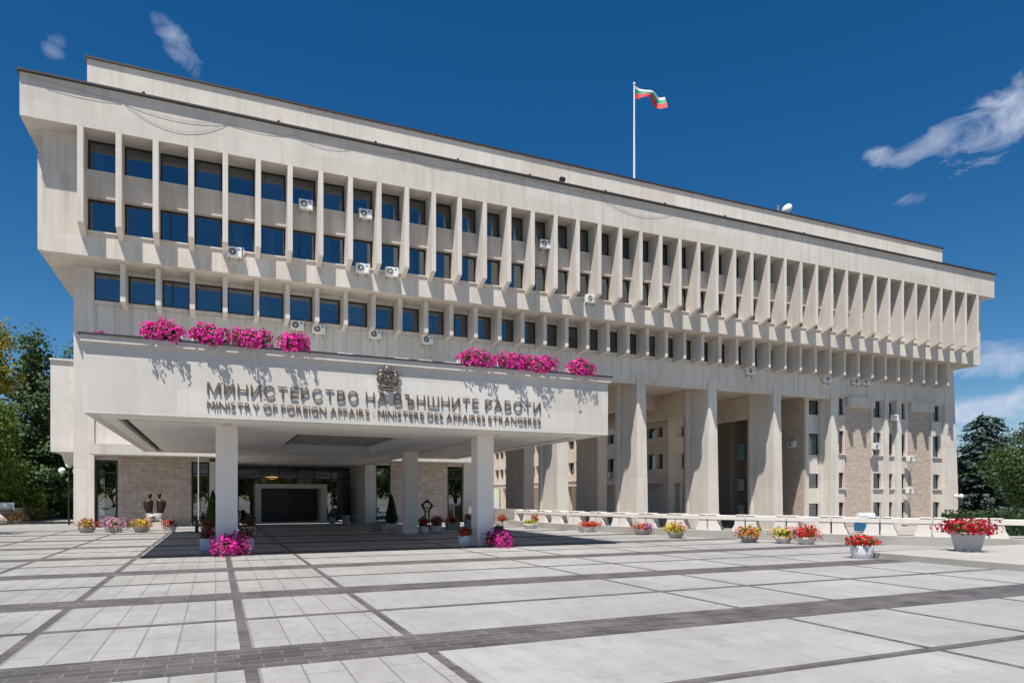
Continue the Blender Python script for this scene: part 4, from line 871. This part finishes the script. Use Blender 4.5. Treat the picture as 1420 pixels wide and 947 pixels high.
# right side
fir(72.6, 44.5, -1, 11.9, 7.2, 760, 'leaf_spruce', 'large blue-green spruce right of the building', .20, 2, name='spruce_tree', per=60, droop=.30)
broad_tree(60.8, 34.2, -1, [(0, 0, 5.2, 2.6, 2.6, 2.0), (2.2, -1, 7.6, 2.4, 2.4, 1.8), (1.2, -.8, 3.0, 2.8, 2.6, 1.8)], 11000, .13, 'leaf_deep', 'green leafy tree at the right edge in front of the spruce', 3.5, .25)
broad_tree(84, 52, -1, [(0, 0, 4, 4.5, 4, 4), (4, 0, 3, 4, 4, 3), (-6, 3, 2.4, 4, 3, 2.6)], 9000, .2, 'leaf', 'dark leafy tree filling in behind the spruce', 3, .3)
hg = empty('hedge', (52, 28, -1), R(-35)); tag(hg, 'clipped green hedge behind the balustrade at the right edge', 'hedge')
P = np.c_[rng.uniform(-6, 16, 9000), rng.uniform(-.9, .9, 9000), rng.uniform(0, 1.75, 9000)]; quads('foliage', P, rng.normal(size=P.shape)+np.array([0, 0, .5]), rng.uniform(.06, .13, 9000), 'leaf_hedge', hg)
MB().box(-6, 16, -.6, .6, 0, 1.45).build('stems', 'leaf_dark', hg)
# trees across the square behind the camera, which the ground-floor glass mirrors
def tree_copy(src, x, y, lab, s_=1.0):
    o = copy_tree(src); o.location = (x, y, -1); o.scale = (s_,)*3; o['label'] = lab; o['group'] = 'trees across the square'; return o
bt = broad_tree(-6, -34, -1, [(0, 0, 6, 4, 4, 3), (3, 1, 5, 3, 3, 2.6), (-3, 0, 5, 3, 3, 2.6), (0, 0, 8.5, 2.6, 2.6, 2)], 7000, .24, 'leaf', 'leafy tree across the square behind the viewpoint', 3, .3, 'trees across the square')
for x, y, s_ in ((-15, -38, 1.1), (3, -37, 1.05), (12, -35, .95), (21, -38, 1.1), (31, -36, 1.0), (-24, -36, 1.0), (42, -38, 1.1)):
    tree_copy(bt, x, y, 'leafy tree across the square behind the viewpoint', s_)
# topiaries
for x, y, h, rad, mat, lab, pk in ((-.12, 35.1, 1.95, .30, 'leaf_topiary', 'bright green conical shrub in a pot behind the left front column', 'pot_light'), (7.62, 31.6, 1.72, .28, 'leaf_dark', 'dark clipped conical shrub in a pot left of the rear canopy column', 'pot_light')):
    r = empty('topiary', (x, y, 0)); tag(r, lab, 'shrub'); MB().lathe([(.2, 0), (.27, .3), (.27, .36), (.22, .36)], seg=20).build('pot', pk, r, smooth=True)
    n = 3200; q = rng.uniform(0, 1, n)**.8; zz = .42+(h-.42)*q; rr2 = rad*np.clip(np.minimum(1.15*(1-q)**.75, 1), .02, 1)*np.where(q < .1, .6+q*4, 1); a = rng.uniform(0, 2*math.pi, n); k = rng.uniform(.7, 1.08, n)
    P = np.c_[np.cos(a)*rr2*k, np.sin(a)*rr2*k, zz]; quads('foliage', P, np.c_[np.cos(a), np.sin(a), np.full(n, .8)]+rng.normal(size=(n, 3))*.4, rng.uniform(.03, .06, n), mat, r)
    MB().tube([(0, 0, .3), (0, 0, h*.7)], .03, 6).build('stem', 'bark', r)
for x, y, lab in ((7.0, 32.4, 'dark green planter box left of the dark conical shrub'),):
    o = bevel(MB().box(-.3, .3, -.2, .2, 0, .42).build('planter_box', 'pot_grey', None, (x, y, 0)), .02, 1); tag(o, lab, 'planter')

# rough stone wall and stones at the left
sw = empty('stone_wall', (-12.6, 50, 0)); tag(sw, 'low rough stone wall along the left edge of the plaza', 'wall')
mb = MB(); rk_ = random.Random(2)
for i in range(30):
    y = i*.85; x = .02*y*.5+rk_.uniform(-.1, .1)+.3; sx, sy, sz = rk_.uniform(.28, .42), rk_.uniform(.36, .5), rk_.uniform(.26, .40)
    for lay in range(2): mb.ball((x+rk_.uniform(-.08, .08), y+rk_.uniform(-.1, .1), .22+.40*lay), 1, (sx, sy, sz*.75), 9, 6)
mb.v = [(x+.03*math.sin(17*y+9*z), y+.03*math.sin(13*x+11*z), z+.03*math.sin(12*x+15*y)) for x, y, z in mb.v]
mb.build('stones', 'rock', sw); MB().box(.0, .6, -.3, 25.5, .80, .92).build('coping', 'rail', sw)
for i, (x, y, s_, lab) in enumerate(((-13.0, 47.2, .75, 'large pale boulder at the far left edge of the plaza'), (-11.9, 48.6, .5, 'smaller boulder right of the large pale boulder'))):
    b = MB().ball((0, 0, s_*.5), s_, (1.1, .9, .7), 14, 9); b.v = [(a+.08*math.sin(7*b_+4*c_2), b_+.08*math.sin(6*a), c_2+.06*math.sin(9*a+5*b_)) for a, b_, c_2 in b.v]
    tag(b.build('boulder', 'rock', None, (x, y, 0)), lab, 'boulder')
planter('bowl', -11.2, 49.8, 0, .8, .25, 'pot_grey', 'small clump of orange flowers before the rough stone wall', [F('orange', 160)], fw=1.3, fh=.5, group=GP)
sg = empty('notice_board', (-12.3, 52.5, 0)); tag(sg, 'small pale notice board on a dark post by the stone wall', 'sign')
MB().tube([(0, 0, 0), (0, 0, 1.25)], .035).build('post', 'black', sg); bevel(MB().box(-.5, .5, -.05, -.01, .8, 1.3).build('board', 'white', sg), .01, 1)
lp = empty('street_lamp', (-7.95, 47.2, 0)); tag(lp, 'dark lamp post with three white globes beside the left corner pier', 'street lamp')
MB().tube([(0, 0, 0), (0, 0, 3.3)], [.06, .04]).tube([(-.35, 0, 3.0), (0, 0, 3.1), (.35, 0, 3.0)], .025).build('post', 'black', lp)
for x, z in ((-.35, 3.2), (.35, 3.2), (0, 3.55)): MB().ball((x, 0, z), .19).build('globe', 'globe', lp, smooth=True)
lp2 = empty('street_lamp', (60.6, 39.2, -1)); tag(lp2, 'lamp post with two white globes right of the building corner', 'street lamp')
MB().tube([(0, 0, 0), (0, 0, 2.6)], .05).tube([(-.35, 0, 2.55), (.35, 0, 2.55)], .03).build('post', 'black', lp2)
for x in (-.35, .35): MB().ball((x, 0, 2.75), .2).build('globe', 'globe', lp2, smooth=True)

# ------------------------------------------------------------------ courtyard wing behind the colonnade
cw = empty('courtyard_wing', (38, 51, 0)); tag(cw, 'sunlit courtyard wing with window bands seen through the colonnade', 'building')
def cbx(a, b, c, d, e, f): return (a-38, b-38, c-51, d-51, e, f)
w = MB(); Ys = [51, 95]
w.box(*cbx(38, 39.7, 51, 95, 2.95, 4.3)).box(*cbx(38, 39.7, 51, 95, 5.7, 7.25)).box(*cbx(38, 39.7, 51, 95, 8.2, 9.6)).box(*cbx(38.9, 39.7, 51.3, 94.8, 4.3, 5.7)).box(*cbx(38.9, 39.7, 51.3, 94.8, 7.25, 8.2))
y = 51.0; k = 0
while y < 95:
    w.box(*cbx(38.003, 38.9, y, y+(.9 if k % 3 == 0 else .35), 4.3, 5.7)); w.box(*cbx(38.003, 38.9, y, y+(.9 if k % 3 == 0 else .35), 7.25, 8.2)); y += 1.75; k += 1
for yy in (51, 57.5, 64, 70.5, 77, 83.5, 90): w.box(*cbx(38.003, 38.7, yy, yy+.9, -1.2, 2.95))
w.box(*cbx(39.5, 39.9, 51.3, 95, -1.2, 2.95)); w.box(*cbx(37.9, 38, 51, 95, 3.5, 3.62)); w.build('wall', 'courtyard', cw)
for z0, z1 in ((4.3, 5.7), (7.25, 8.2)):
    y = 51.9; k = 0
    while y < 94:
        wd = 1.35 if k % 3 else .82
        o = MB().box(0, .06, 0, .05, 0, z1-z0).box(0, .06, wd-.05, wd, 0, z1-z0).box(.002, .058, .05, wd-.05, z1-z0-.05, z1-z0).box(.002, .058, .05, wd-.05, 0, .05).build('window', 'frame', cw, (.35, y-51, z0))
        MB().box(.02, .035, .03, wd-.03, .03, z1-z0-.03).build('pane', 'glass', o); y = 51+1.75*(k+1)+(.9 if (k+1) % 3 == 0 else .35); k += 1
o = copy_tree(proto); o.location = (38, 61, 3.7); o.rotation_euler.z = R(-90); tag(o, 'white air conditioner on the courtyard wing behind the colonnade', 'air conditioner', 'air conditioners on the facade')
